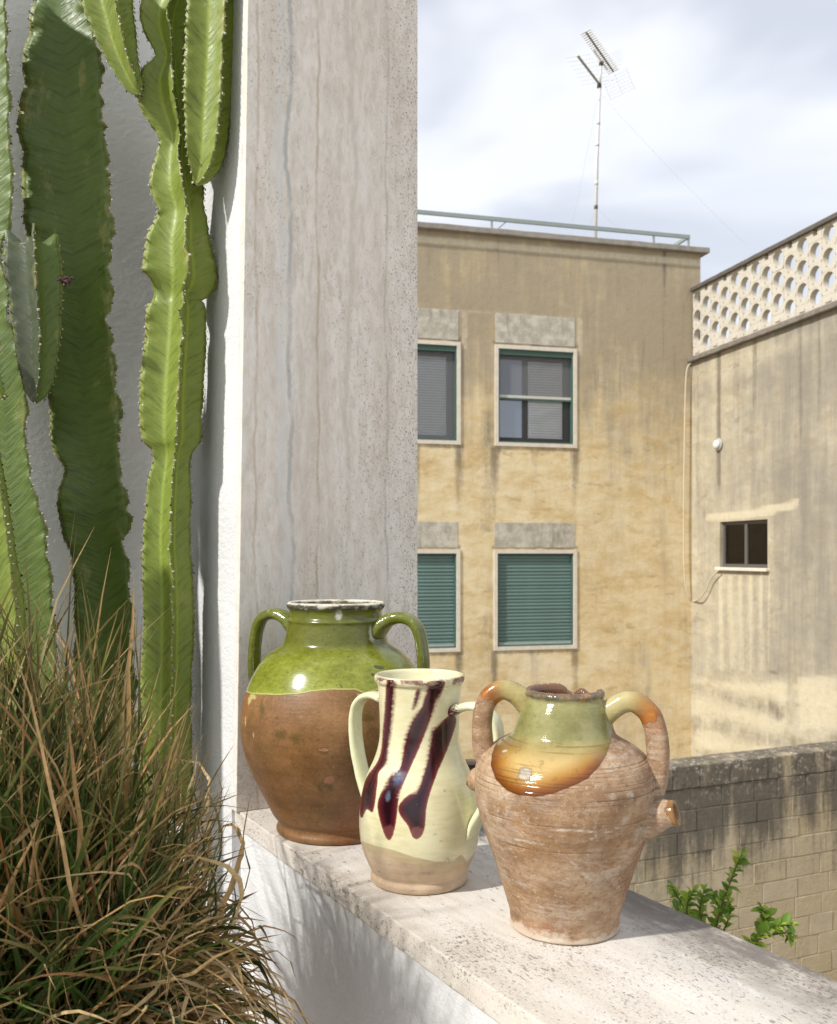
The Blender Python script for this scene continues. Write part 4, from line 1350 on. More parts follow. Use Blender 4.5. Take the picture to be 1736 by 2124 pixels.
gr = empty('ornamental_grass', (PC.x, PC.y, POT_TOP))
tag(gr, 'overgrown clump of long green and straw coloured grass spilling from its pot', 'grass')
rs = random.Random(21)
MBG, TV, AV = MB(), [], []
singles = []
NB = 4000
LIM_Y = [1030, 1150, 1250, 1400, 1550, 1650, 1750, 1850, 1950, 2050, 2130, 2400]
LIM_X = [150, 250, 320, 380, 440, 475, 475, 500, 540, 585, 610, 650]
for i in range(60000):
    if len(singles) >= NB:
        break
    q = rs.random()
    rr_ = 0.18 * math.sqrt(rs.random())
    a = rs.uniform(0, 2 * PI)
    root = PC + Vector((rr_ * math.cos(a), rr_ * math.sin(a), POT_TOP - 0.03))
    wob = 0.10
    if q < 0.46:       # upright shaggy middle, leaning right
        az = rs.gauss(R(70), R(75))
        tilt = abs(rs.gauss(R(18), R(15)))
        ln = rs.triangular(0.22, 0.84, 0.48)
        dr = abs(rs.gauss(0.40, 0.4))
        tint = rs.choices((rs.uniform(0, 0.42), rs.uniform(0.42, 0.68), rs.uniform(0.66, 1.0)), (0.66, 0.17, 0.17))[0]
    elif q < 0.62:     # right-hand tuft arching over towards the parapet
        root = PC + Vector((rs.uniform(0.08, 0.19), rs.uniform(-0.12, 0.14), POT_TOP - 0.02))
        az = rs.gauss(R(85), R(32))
        tilt = abs(rs.gauss(R(48), R(16)))
        ln = rs.triangular(0.22, 0.50, 0.36)
        dr = abs(rs.gauss(1.3, 0.5))
        wob = 0.3
        tint = rs.choices((rs.uniform(0, 0.42), rs.uniform(0.60, 0.9)), (0.4, 0.6))[0]
    elif q < 0.78:     # outward skirt
        az = rs.gauss(R(55), R(75))
        tilt = abs(rs.gauss(R(52), R(18)))
        ln = rs.triangular(0.16, 0.50, 0.32)
        dr = abs(rs.gauss(1.0, 0.6))
        wob = 0.25
        tint = rs.choices((rs.uniform(0, 0.42), rs.uniform(0.42, 0.7), rs.uniform(0.62, 0.9)), (0.36, 0.22, 0.42))[0]
    else:              # dry thatch hanging over the rim
        az = rs.uniform(-PI, PI)
        tilt = rs.uniform(R(45), R(95))
        ln = rs.uniform(0.14, 0.42)
        dr = abs(rs.gauss(1.9, 0.8))
        wob = 0.5
        tint = rs.choices((rs.uniform(0, 0.35), rs.uniform(0.55, 0.88)), (0.28, 0.72))[0]
    pts = blade_pts(root, az, tilt, ln, dr, rs.gauss(0, 0.5), 10, rs, wob)
    # the clump is cut back where it would lie over the ledge
    keepn = len(pts)
    tall = rs.random() < 0.34
    jit = rs.gauss(0, 30) + (rs.random() < 0.07) * rs.uniform(10, 85)
    for k, p in enumerate(pts):
        if p.y < 0.3:
            keepn = k
            break
        px_ = 868 + p.x / p.y * 1949
        py_ = 1150 - (p.z - CAM_H) / p.y * 1949
        nn_ = p.x * math.cos(LA) + p.y * math.sin(LA)
        if px_ > np.interp(py_, LIM_Y, LIM_X) + jit or py_ < 1040 or (not tall and p.z > (0.70 - nn_) * 0.9 + 0.03):
            keepn = k
            break
    if keepn < 5 or (keepn < len(pts) and rs.random() < 0.93):
        continue
    if keepn < len(pts):
        q_ = spline([tuple(p) for p in pts[:keepn]], 10)
        pts = [Vector(p) for p in q_]
    w = rs.choices((rs.uniform(0.0011, 0.0018), rs.uniform(0.0018, 0.0034), rs.uniform(0.0034, 0.0058)), (0.26, 0.44, 0.30))[0]
    face = Vector((rs.gauss(0, 1), rs.gauss(0, 1), rs.gauss(0, 0.6))).normalized()
    near = pts[5].y
    singles.append((near, w, ln, pts, tint, face))
singles.sort(key=lambda b: b[0] - 0.10 * (b[1] > 0.0016) - 0.1 * b[2])
for i, (near, w, ln, pts, tint, face) in enumerate(singles):
    pts = [p - Vector((PC.x, PC.y, POT_TOP)) for p in pts]
    if i < 290 and True:
        mb, tv, av = MB(), [], []
        blade_mesh(mb, tv, av, pts, w, tint, face)
        o = mb.build('blade', M_GRASS, gr, True)
        setattr_f(o.data, 'tint', tv)
        setattr_f(o.data, 'along', av)
    else:
        blade_mesh(MBG, TV, AV, pts, w, tint, face)
o = MBG.build('blade_mass', M_GRASS, gr, True)
setattr_f(o.data, 'tint', TV)
setattr_f(o.data, 'along', AV)
o['kind'] = 'stuff'

# ------------------------------------------------------------------ yellow building across the courtyard
CB, SB = math.cos(BA), math.sin(BA)
YF = 13.04
XR = 7.676          # face of the terrace building
XE = 7.835          # right end of the yellow building


def BW(X, Y, Z):
    return Vector((X * CB - Y * SB, X * SB + Y * CB, Z))


def fac(px, py, Y=YF):
    """(X, Z) on a plane parallel to the facade"""
    k = (px - 868) / 1949
    X = Y * (SB + k * CB) / (CB - k * SB)
    dep = X * SB + Y * CB
    return X, CAM_H + (1150 - py) / 1949 * dep


def side(px, py, X=XR):
    """(Y, Z) on a plane parallel to the terrace building's face"""
    k = (px - 868) / 1949
    Y = X * (CB - k * SB) / (SB + k * CB)
    dep = X * SB + Y * CB
    return Y, CAM_H + (1150 - py) / 1949 * dep


def facade_mat(name, base, soot, topz, pale):
    h = Mat(name, 0.92, 0.15)
    c = h.co()
    big = h.noise(c, 0.55, 5, 0.6)
    med = h.noise(h.mapp(c, (1, 1, 1.9)), 2.4, 6, 0.62, 0.3)
    fine = h.noise(c, 14, 6, 0.7)
    brush = h.noise(h.mapp(c, (1, 1, 2.4), (2, 2, 2)), 3.0, 6, 0.68, 0.4)
    drip = h.noise(h.mapp(c, (1, 1, 0.10), (5, 1, 1)), 4.2, 6, 0.66)
    col = h.ramp(h.ma('ADD', h.ma('MULTIPLY', med, 0.5), h.ma('MULTIPLY', brush, 0.5)), base)
    col = h.mix(h.mr(fine, 0.35, 0.75, 0, 0.22), col, pale)
    col = h.mix(h.mr(h.noise(h.mapp(c, (1, 1, 1.3), (6, 2, 5)), 1.3, 5, 0.65), 0.48, 0.72, 0, 0.55), col, base[0][1])
    pt = h.noise(h.mapp(c, (1, 1, 2.2), (3, 8, 2), (0, R(-14), 0)), 2.6, 7, 0.70, 0.3)
    col = h.mix(h.mr(pt, 0.50, 0.68, 0, 0.45), col, pale)
    col = h.mix(h.mr(pt, 0.44, 0.34, 0, 0.5), col, tuple(x * 0.8 for x in base[0][1]))
    s1 = h.attr('soot')
    f = h.ma('ADD', s1, h.ma('ADD', h.ma('MULTIPLY', h.ma('SUBTRACT', drip, 0.5), 1.3), h.ma('ADD', h.ma('MULTIPLY', h.ma('SUBTRACT', med, 0.5), 0.8), h.ma('MULTIPLY', h.ma('SUBTRACT', big, 0.5), 1.1))))
    col = h.mix(h.mr(f, 0.05, 0.95, 0, 0.92), col, soot)
    st = h.attr('streak_shade')
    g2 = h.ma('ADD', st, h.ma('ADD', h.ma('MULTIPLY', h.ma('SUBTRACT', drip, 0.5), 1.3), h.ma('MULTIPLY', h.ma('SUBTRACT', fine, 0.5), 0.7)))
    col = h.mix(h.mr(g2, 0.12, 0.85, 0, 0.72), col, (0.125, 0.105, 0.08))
    cl = h.ma('ADD', h.attr('clean'), h.ma('MULTIPLY', h.ma('SUBTRACT', fine, 0.5), 0.7))
    col = h.mix(h.mr(cl, 0.15, 0.95, 0, 0.75), col, pale)
    dr2 = h.noise(h.mapp(c, (1, 1, 0.07), (9, 3, 1)), 11, 5, 0.7)
    col = h.mix(h.ma('MULTIPLY', h.mr(dr2, 0.56, 0.72, 0, 0.38), h.mr(h.ma('ADD', s1, h.ma('SUBTRACT', big, 0.5)), 0.15, 0.6, 0.0, 1)), col, (0.17, 0.145, 0.11))
    ck = h.noise(h.mapp(c, (1, 1, 0.8), (2, 2, 8)), 1.6, 6, 0.75, 0.8)
    col = h.mix(h.mr(h.ma('ABSOLUTE', h.ma('SUBTRACT', ck, 0.5)), 0.0, 0.0035, 0.35, 0), col, (0.12, 0.095, 0.06))
    spk = h.mr(h.noise(h.mapp(c, (1, 1, 0.7), (1, 9, 9)), 11, 5, 0.75), 0.70, 0.76, 0, 0.35)
    col = h.mix(spk, col, (0.15, 0.12, 0.08))
    h.bump(h.ma('ADD', fine, h.ma('MULTIPLY', brush, 0.2)), 0.35, 0.02)
    return h.out(col)


M_YEL = facade_mat('ochre_render', [(0.30, (0.52, 0.365, 0.165)), (0.44, (0.65, 0.50, 0.265)), (0.55, (0.74, 0.61, 0.375)), (0.68, (0.79, 0.69, 0.48))], (0.345, 0.29, 0.205), 5.1, (0.78, 0.69, 0.50))
M_TER = facade_mat('pale_ochre_render', [(0.28, (0.31, 0.255, 0.165)), (0.44, (0.41, 0.355, 0.25)), (0.57, (0.48, 0.43, 0.325)), (0.72, (0.54, 0.465, 0.315))], (0.235, 0.21, 0.17), 3.5, (0.60, 0.53, 0.37))


def wall_grid(name, xs, zs, holes, place, depth_dir, reveal, mat, parent):
    """front face as a fine grid with rectangular openings and their reveals"""
    xs = sorted(set([round(x, 4) for x in xs] + [round(v, 4) for hh in holes for v in hh[:2]]))
    zs = sorted(set([round(x, 4) for x in zs] + [round(v, 4) for hh in holes for v in hh[2:]]))
    V = [place(x, z) for z in zs for x in xs]
    nx = len(xs)
    fs = []
    for j in range(len(zs) - 1):
        for i in range(nx - 1):
            mx, mz = (xs[i] + xs[i + 1]) / 2, (zs[j] + zs[j + 1]) / 2
            if any(a < mx < b and c_ < mz < d_ for a, b, c_, d_ in holes):
                continue
            fs.append((j * nx + i, j * nx + i + 1, (j + 1) * nx + i + 1, (j + 1) * nx + i))
    for a, b, c_, d_ in holes:
        o0 = len(V)
        q = [place(a, c_), place(b, c_), place(b, d_), place(a, d_)]
        V += q + [p + depth_dir * reveal for p in q]
        for k in range(4):
            k2 = (k + 1) % 4
            fs.append((o0 + k, o0 + 4 + k, o0 + 4 + k2, o0 + k2))
    me = bpy.data.meshes.new(name)
    me.from_pydata([tuple(v) for v in V], [], fs)
    return link(name, me, mat, parent)


yb = empty('yellow_building', (0, 0, 0), BA)
tag(yb, 'stained ochre apartment building with green shuttered windows across the courtyard', 'building')
# windows: (outer surround) left px, right px, top py, bottom py
WIN = {}
for key, (l, r_, t_, b_) in {'ul': (786, 955, 704, 918), 'ur': (1026, 1196, 719, 927), 'll': (784, 954, 1139, 1346), 'lr': (1024, 1196, 1140, 1347)}.items():
    X0, zt = fac(l, t_)
    X1, zt2 = fac(r_, t_)
    _, zb = fac(l, b_)
    _, zb2 = fac(r_, b_)
    WIN[key] = (X0, X1, (zb + zb2) / 2, (zt + zt2) / 2)
# level rows: same heights for neighbours
for a, b in (('ul', 'ur'), ('ll', 'lr')):
    zt = WIN[b][3]
    zb = WIN[b][2]
    WIN[a] = (*WIN[a][:2], zb, zt)
SW = 0.055          # stone surround width
holes = [(w[0] + 0.004, w[1] - 0.004, w[2] + 0.004, w[3] - 0.004) for w in WIN.values()]
ZT = fac(1452, 527)[1]
xs = list(np.arange(0.5, XE, 0.06)) + [XE]
zs = list(np.arange(GROUND, ZT, 0.06)) + [ZT]
o = wall_grid('wall', xs, zs, holes, lambda x, z: Vector((x, YF, z)), Vector((0, 1, 0)), 0.35, M_YEL, yb)
P = np.array([v.co for v in o.data.vertices])
X, Z = P[:, 0], P[:, 2]
soot = np.clip((Z - 1.2) / 3.0, 0, 1.0) * 0.78 + np.clip((X - 6.1) / 1.6, 0, 1) * 0.12
soot += 0.10
soot -= 0.5 * ((Z < WIN['ur'][2]) & (Z > WIN['lr'][3]) & (X < WIN['ur'][1])) * np.clip((WIN['ur'][2] - Z) / 0.05, 0, 1)
streak_shade = np.full(len(X), -0.35)
for key in WIN:
    x0, x1, z0, z1 = WIN[key]
    for cx_, wd, ln, am in ((x0 + 0.01, 0.075, 1.7, 1.0), (x1 - 0.02, 0.085, 1.5, 0.95), ((x0 + x1) / 2 - 0.03, 0.06, 1.5, 0.75), (x0 - 0.2, 0.13, 1.6, 0.45)):
        fall = np.clip(1 - (z0 - Z) / ln, 0, 1) * (Z < z0 - 0.0)
        streak_shade = np.maximum(streak_shade, am * np.exp(-((X - cx_) / wd) ** 2) * fall - 0.1)
    band = np.exp(-((Z - (z0 - 0.02)) / 0.03) ** 2) * ((X > x0 - 0.05) & (X < x1 + 0.05))
    streak_shade = np.maximum(streak_shade, band * 0.75)
    band = np.exp(-((Z - (z1 + 0.03)) / 0.05) ** 2) * ((X > x0 - 0.02) & (X < x1 + 0.02))
    streak_shade = np.maximum(streak_shade, band * 0.7)
    streak_shade = np.maximum(streak_shade, 0.42 * np.exp(-((X - (x0 - 0.12)) / 0.16) ** 2) * (np.abs(Z - (z0 - 0.4)) < 0.9) - 0.05)
streak_shade = np.maximum(streak_shade, 0.75 * np.exp(-((X - (XE - 0.62)) / 0.035) ** 2) * np.clip((Z - 3.8) / 1.2, 0, 1))
clean = np.exp(-((Z - (ZT - 0.14)) / 0.075) ** 2) * 1.1 - 0.25
patch = np.exp(-((Z - 4.07 - 0.03 * np.sin(X * 3.1)) / 0.05) ** 2) * (X < 5.7) * 0.65
clean = np.maximum(clean, patch - 0.2)
for key in WIN:
    x0, x1, z0, z1 = WIN[key]
    clean = np.maximum(clean, 0.55 * ((X > x1) & (X < x1 + 0.09) & (Z > z1 - 0.1) & (Z < z1 + 0.48)) - 0.1)
x0, x1, z0, z1 = WIN['lr']
clean = np.maximum(clean, 0.50 * ((X > x0 + 0.2) & (X < x1 - 0.05) & (Z < z0 - 0.08) & (Z > z0 - 0.8)))
setattr_f(o.data, 'soot', soot)
setattr_f(o.data, 'streak_shade', streak_shade)
setattr_f(o.data, 'clean', clean)
# the rest of the block
m = MB()
m.box((0.5, YF + 0.36, GROUND), (XE - 0.002, YF + 9, ZT))
m.box((XE - 0.05, YF + 0.002, GROUND), (XE, YF + 0.36, ZT))
o = m.build('block', M_YEL, yb)
for nme in ('soot', 'streak_shade', 'clean'):
    setattr_f(o.data, nme, [0.5 if nme == 'soot' else -0.3] * len(o.data.vertices))
M_CORN = simple('weathered_concrete', (0.28, 0.255, 0.22), 0.9, var=0.45, scale=9)
me = slab((0.4, YF - 0.09, ZT), (XE + 0.11, YF + 9, ZT + 0.085), 0.25, 0.01, 0.006, 5)
link('roof_slab', me, M_CORN, yb)
h = Mat('grey_lintel_render', 0.92, 0.15)
c = h.co()
zz_ = h.sep(c)[2]
_a = h.noise(c, 7, 7, 0.72)
_c = h.mix(h.mr(_a, 0.35, 0.68), (0.37, 0.34, 0.28), (0.60, 0.56, 0.46))
_c = h.mix(h.mr(h.noise(h.mapp(c, (1, 1, 0.2)), 9, 6, 0.7), 0.54, 0.7, 0, 0.6), _c, (0.25, 0.225, 0.18))
M_LINT = h.out(_c)
for key, (x0, x1, z0, z1) in WIN.items():
    m = MB()
    hgt = 0.46 if key[0] == 'u' else 0.40
    m.box((x0 + 0.01, YF - 0.004, z1 + 0.03), (x1 - 0.03, YF + 0.01, z1 + hgt))
    m.build('lintel_panel', M_LINT, yb, bevel=0.002)
M_SURR = simple('cream_stone_surround', (0.66, 0.60, 0.50), 0.8, var=0.2, scale=12)
M_GRNF = simple('green_window_paint', (0.050, 0.105, 0.080), 0.5)
M_SLAT = simple('green_shutter_plastic', (0.120, 0.195, 0.175), 0.55, var=0.18, scale=3)
M_DARKF = simple('dark_window_frame', (0.028, 0.028, 0.028), 0.5)
M_CURT = simple('white_blind', (0.86, 0.90, 0.90), 0.9, var=0.05, scale=9)
M_SCREEN = simple('grey_fly_screen', (0.24, 0.25, 0.26), 0.8, var=0.1, scale=20)
h = Mat('window_glass', 0.03, 0.8)
h.b.inputs['IOR'].default_value = 2.2
M_GLASS = h.out((0.06, 0.085, 0.13), rough=0.03)
h = Mat('clear_glass', 0.02)
_tr = h.nd('ShaderNodeBsdfTransparent')
_gl = h.nd('ShaderNodeBsdfGlossy')
_gl.inputs['Roughness'].default_value = 0.02
_fr = h.nd('ShaderNodeFresnel')
_fr.inputs[0].default_value = 1.45
_mx = h.nd('ShaderNodeMixShader')
h.t.links.new(_fr.outputs[0], _mx.inputs[0])
h.t.links.new(_tr.outputs[0], _mx.inputs[1])
h.t.links.new(_gl.outputs[0], _mx.inputs[2])
h.t.links.new(_mx.outputs[0], h.t.nodes['Material Output'].inputs[0])
M_CLEAR = h.m
M_ROOM = simple('dark_room', (0.03, 0.03, 0.03), 0.9)


def frame_rect(mb, x0, x1, z0, z1, w, y0, y1):
    mb.box((x0, y0, z0), (x0 + w, y1, z1))
    mb.box((x1 - w, y0, z0), (x1, y1, z1))
    mb.box((x0 + w, y0, z1 - w), (x1 - w, y1, z1))
    mb.box((x0 + w, y0, z0), (x1 - w, y1, z0 + w))


for key, (x0, x1, z0, z1) in WIN.items():
    mb = MB()
    frame_rect(mb, x0, x1, z0, z1, SW, YF - 0.018, YF + 0.10)
    win = mb.build('window', M_SURR, yb)
    a0, a1, b0, b1 = x0 + SW, x1 - SW, z0 + SW, z1 - SW
    mb = MB()
    frame_rect(mb, a0, a1, b0, b1, 0.022, YF + 0.001, YF + 0.065)
    mb.build('frame', M_GRNF, win)
    i0, i1, k0, k1 = a0 + 0.023, a1 - 0.023, b0 + 0.023, b1 - 0.023
    if key[0] == 'l':
        ns = 26
        hs_ = (k1 - k0) / ns
        mb = MB()
        # one rounded slat, shared
        prof = [(0.0, 0.0), (-0.008, hs_ * 0.18), (-0.012, hs_ * 0.5), (-0.008, hs_ * 0.82), (0.0, hs_ * 0.97), (0.012, hs_ * 0.97), (0.012, 0.0)]
        V = [(x, y, z) for x in (0, i1 - i0) for y, z in prof]
        n_ = len(prof)
        mb.add(V, [(k, (k + 1) % n_, n_ + (k + 1) % n_, n_ + k) for k in range(n_)] + [tuple(range(n_ - 1, -1, -1)), tuple(range(n_, 2 * n_))])
        s0 = mb.build('shutter_slat', M_SLAT, win)
        for k in range(ns):
            s = s0 if k == 0 else s0.copy()
            if k:
                COL.objects.link(s)
            s.parent = win
            s.location = (i0, YF + 0.045 + 0.002 * math.sin(k * 1.7), k0 + k * hs_)
        mb = MB()
        mb.box((i0, YF + 0.022, k0), (i1, YF + 0.0325, k0 + 0.03))
        mb.build('bottom_bar', simple('shutter_bar', (0.36, 0.40, 0.36), 0.5), win)
    else:
        zm = k0 + (k1 - k0) * 0.50
        # leaves: dark frame with one mullion
        xm = i0 + (i1 - i0) * 0.37
        mb = MB()
        yb0, yb1 = YF + 0.070, YF + 0.105
        mb.box((i0 - 0.02, yb0, k0 - 0.01), (i0 + 0.012, yb1, k1))
        mb.box((xm - 0.045, yb0, k0 - 0.01), (xm + 0.045, yb1, k1))
        mb.box((i1 - 0.10, yb0, k0 - 0.01), (i1 + 0.02, yb1, k1))
        mb.box((i0 + 0.012, yb0 + 0.002, k0 - 0.01), (i1 - 0.10, yb1, k0 + 0.06))
        mb.box((i0 + 0.012, yb0 + 0.002, k1 - 0.12), (i1 - 0.10, yb1, k1))
        mb.build('sash', M_DARKF, win)
        mb = MB()
        mb.box((i0 + 0.012, YF + 0.080, k0 + 0.06), (xm - 0.045, YF + 0.090, k1 - 0.12))
        mb.build('pane', M_GLASS if key == 'ur' else M_CLEAR, win)
        mb = MB()
        mb.box((xm + 0.045, YF + 0.080, k0 + 0.06), (i1 - 0.10, YF + 0.090, k1 - 0.12))
        mb.build('pane', M_CLEAR, win)
        mb = MB()
        nb = 30
        hb = (k1 - 0.12 - k0 - 0.06) / nb
        for k in range(nb):
            z_ = k0 + 0.06 + k * hb
            mb.add([(xm + 0.05, YF + 0.107, z_), (i1 - 0.105, YF + 0.107, z_), (i1 - 0.105, YF + 0.113, z_ + hb * 0.93), (xm + 0.05, YF + 0.113, z_ + hb * 0.93)], [(0, 1, 2, 3)])
        if key == 'ul':
            mb.box((i0 + 0.02, YF + 0.107, k0 + 0.06), (xm - 0.05, YF + 0.115, k1 - 0.12))
        bl_ = mb.build('blind', M_CURT, win)
        mb = MB()
        mb.box((i0 - 0.02, YF + 0.165, k0 - 0.02), (i1 + 0.02, YF + 0.175, k1 + 0.02))
        mb.build('room_back', M_ROOM, win)
        # fly screen over the upper part (whole opening on the left window)
        hS = Mat('fly_screen_mesh', 0.8)
        hS.b.inputs['Alpha'].default_value = 0.22
        hS.m.surface_render_method = 'BLENDED' if hasattr(hS.m, 'surface_render_method') else None
        ms_ = hS.out((0.30, 0.30, 0.31))
        zl = zm if key == 'ur' else k0
        mb = MB()
        mb.box((i0, YF + 0.055, zl), (i1, YF + 0.057, k1))
        mb.build('fly_screen', ms_, win)
        mb = MB()
        mb.box((i0, YF + 0.005, k1 - 0.06), (i1, YF + 0.052, k1 - 0.002))
        mb.build('screen_box', M_GRNF, win)
        if key == 'ur':
            mb = MB()
            mb.box((i0, YF + 0.035, zm - 0.022), (i1, YF + 0.054, zm + 0.016))
            mb.build('screen_bar', simple('screen_bar', (0.55, 0.54, 0.47), 0.5), win)
            mb = MB()
            mb.box((i0, YF + 0.036, zm - 0.05), (i1, YF + 0.054, zm - 0.023))
            mb.build('bar_seal', M_GRNF, win)

# ------------------------------------------------------------------ roof railing
M_RAIL = simple('pale_green_steel', (0.30, 0.34, 0.32), 0.5, 0.3)
YR = YF + 0.12
rail = empty('roof_railing', (0, 0, 0), BA)
tag(rail, 'thin pale metal railing along the flat roof edge', 'railing')
zr = ZT + 0.085
xe, ze = fac(1430, 488, YR)
rz_ = ze
m = MB()
m.box((0.6, YR - 0.02, rz_ - 0.055), (xe, YR + 0.02, rz_))
m.build('handrail', M_RAIL, rail)
m = MB()
m.box((xe - 0.04, YR + 0.021, rz_ - 0.05), (xe, YR + 5.0, rz_))
m.build('handrail', M_RAIL, rail)
for px in (700, 1020, 1356, 1428):
    x_, _ = fac(px, 490, YR)
    m = MB()
    m.box((x_ - 0.013, YR - 0.013, zr), (x_ + 0.013, YR + 0.013, rz_ - 0.0552))
    m.build('post', M_RAIL, rail)
for y_ in (1.6, 3.2):
    m = MB()
    m.box((xe - 0.033, YR + y_, zr), (xe - 0.007, YR + y_ + 0.026, rz_ - 0.0502))
    m.build('post', M_RAIL, rail)
x_, _ = fac(1020, 490, YR)
m = MB()
m.tube([(x_ + 0.02, YR + 0.02, zr), (x_ + 0.22, YR + 0.02, rz_ - 0.056)], 0.008, 6)
m.build('brace', M_RAIL, rail)

# ------------------------------------------------------------------ television antenna
ya = YF + 2.6
ant = empty('television_antenna', (0, 0, 0), 0)
tag(ant, 'tall roof mast with two television aerials above the yellow building', 'antenna')
DA = 16.3


def A(px, py, d=0.0):
    return D(px, py, DA + d)


M_MAST = simple('galvanised_mast', (0.60, 0.59, 0.56), 0.5, 0.2)
M_ALU = simple('aluminium_element', (0.72, 0.70, 0.64), 0.4, 0.3)
M_DARKP = simple('dark_bracket', (0.08, 0.08, 0.075), 0.6)
foot = A(1233, 505)
foot.z = ZT + 0.087
ant.location = foot
top = A(1246, 150)
m = MB()
m.tube([foot, A(1238, 330), A(1244, 175)], [0.030, 0.030, 0.028], 10)
keep(m.build('mast', M_MAST, None, True), ant)
m = MB()
m.tube([A(1244, 180), A(1247, 128)], 0.020, 8)
keep(m.build('mast_top', M_MAST, None, True), ant)
for (px, py) in ((1243, 178), (1247, 131), (1236, 430), (1241, 255), (1239, 300), (1237, 380)):
    m = MB()
    m.tube([A(px - 0.2, py + 4), A(px + 0.2, py - 4)], 0.040 if py in (178, 131) else 0.034, 8)
    keep(m.build('clamp', M_DARKP if py in (178, 131, 430) else M_MAST, None, True), ant)
# upper aerial: boom with many short directors, reflector and folded support
b0, b1 = A(1215, 66, -1.2), A(1272, 148, 0.5)
bd = (b1 - b0)
m = MB()
m.tube([b0, b1], 0.016, 6)
keep(m.build('boom', M_DARKP, None), ant)
perp = Vector((0.90, -0.25, 0.33)).normalized()
upv = bd.cross(perp).normalized()
for k in range(22):
    p = b0 + bd * (k / 21.0)
    L_ = 0.085 + 0.015 * k / 21
    m = MB()
    m.tube([p - perp * L_, p + perp * L_], 0.012, 5)
    keep(m.build('director', M_ALU, None), ant)
m = MB()
m.tube([A(1231, 96, -0.5), A(1231, 104, -0.5), A(1258, 142, 0.25), A(1259, 146, 0.25)], 0.013, 6)
keep(m.build('support_arm', M_ALU, None), ant)
# mesh reflector behind the boom
for sg in (-1, 1):
    m = MB()
    o_ = b1 + upv * 0.03 * sg
    for k in range(7):
        q = o_ + (upv * sg * 0.75 + bd.normalized() * 0.35).normalized() * (0.05 + 0.055 * k)
        m.tube([q - perp * 0.24, q + perp * 0.24], 0.0022, 4)
    for j in (-0.22, 0, 0.22):
        m.tube([o_ + perp * j, o_ + (upv * sg * 0.75 + bd.normalized() * 0.35).normalized() * 0.39 + perp * j], 0.0022, 4)
    keep(m.build('reflector', simple('reflector_wire', (0.55, 0.55, 0.62), 0.5, 0.4), None), ant)
# lower aerial
c0, c1_ = A(1197, 114, -0.8), A(1243, 174, 0)
m = MB()
m.tube([c0, c1_], 0.022, 6)
keep(m.build('boom', simple('olive_boom', (0.27, 0.28, 0.20), 0.5, 0.3), None), ant)
pp = Vector((0.93, 0.2, 0.25)).normalized()
for k in range(8):
    p = c0 + (c1_ - c0) * (0.04 + 0.9 * k / 7)
    L_ = 0.22 + 0.012 * k
    m = MB()
    m.tube([p - pp * L_, p + pp * L_], 0.003, 5)
    keep(m.build('director', M_ALU, None), ant)
for (sx, sy), (ex_, ey_), dd_ in (((1242, 190), (1545, 505), 3.0), ((1242, 190), (1180, 495), 4.0), ((1236, 430), (1330, 500), 1.5), ((1236, 430), (1205, 500), 1.0)):
    a, b = A(sx, sy), A(ex_, ey_, dd_)
    m = MB()
    m.tube([a.lerp(b, t) - Vector((0, 0, 0.25 * t * (1 - t))) for t in np.linspace(0, 1, 9)], 0.0014, 4)
    keep(m.build('guy_wire', M_MAST, None), ant)

# ------------------------------------------------------------------ terrace building on the right
tb = empty('terrace_building', (0, 0, 0), BA)
tag(tb, 'pale stained building on the right with round-holed block parapet', 'building')
_, ZL = side(1436, 752)
_, ZP = side(1440, 595)
wy, wz = side(1493, 1083)
wy2, wz2 = side(1592, 1076)
_, wzb = side(1493, 1179)
wy_far, wy_near = wy, wy2
ztop = (wz + wz2) / 2
zbot = (wzb + side(1592, 1175)[1]) / 2
YN = 6.5
ys = list(np.arange(YN, YF, 0.06)) + [YF]
zs = list(np.arange(GROUND, ZL, 0.06)) + [ZL]
hole = (wy_near, wy_far, zbot, ztop)
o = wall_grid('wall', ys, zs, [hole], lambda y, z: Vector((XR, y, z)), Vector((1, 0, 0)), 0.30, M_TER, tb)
for p in o.data.polygons:
    pass
o.data.flip_normals()
P = np.array([v.co for v in o.data.vertices])
Y, Z = P[:, 1], P[:, 2]


def SY(px):
    return side(px, 1150)[0]


def SZ(px, py):
    return side(px, py)[1]


# work in a frame where the stains and painted shadow bars can be placed: distance from the inner corner
T = YF - Y
kk = (XR * CB - Y * SB) / (XR * SB + Y * CB)
PX = 868 + 1949 * kk
dep = XR * SB + Y * CB
PY = 1150 - (Z - CAM_H) / dep * 1949
UVp = np.stack([PX, PY], 1)
soot = 0.36 + 0.25 * np.clip((Z - 1.0) / 2.5, 0, 1) + 0.18 * np.clip(T / 3.0, 0, 1)
soot -= 0.55 * np.clip((PY - 1390) / 60, 0, 1)
soot -= 0.35 * np.exp(-((Z - ZL + 0.22) / 0.16) ** 2)
streak_shade = np.full(len(Y), -0.4)
streak_shade = np.maximum(streak_shade, 1.15 * np.exp(-((T - (YF - SY(1491))) / 0.05) ** 2) * np.clip((Z - SZ(1491, 1030)) / 0.3, 0, 1))
streak_shade = np.maximum(streak_shade, 0.55 * np.exp(-((T - 0.17) / 0.10) ** 2) * np.clip((Z - 0.5) / 1.5, 0, 1))
for px, am, lo in ((1565, 0.75, 900), (1530, 0.5, 950), (1610, 0.4, 900), (1660, 0.55, 960), (1700, 0.5, 930)):
    streak_shade = np.maximum(streak_shade, am * np.exp(-((T - (YF - SY(px))) / 0.05) ** 2) * np.clip((Z - SZ(px, lo)) / 0.5, 0, 1))
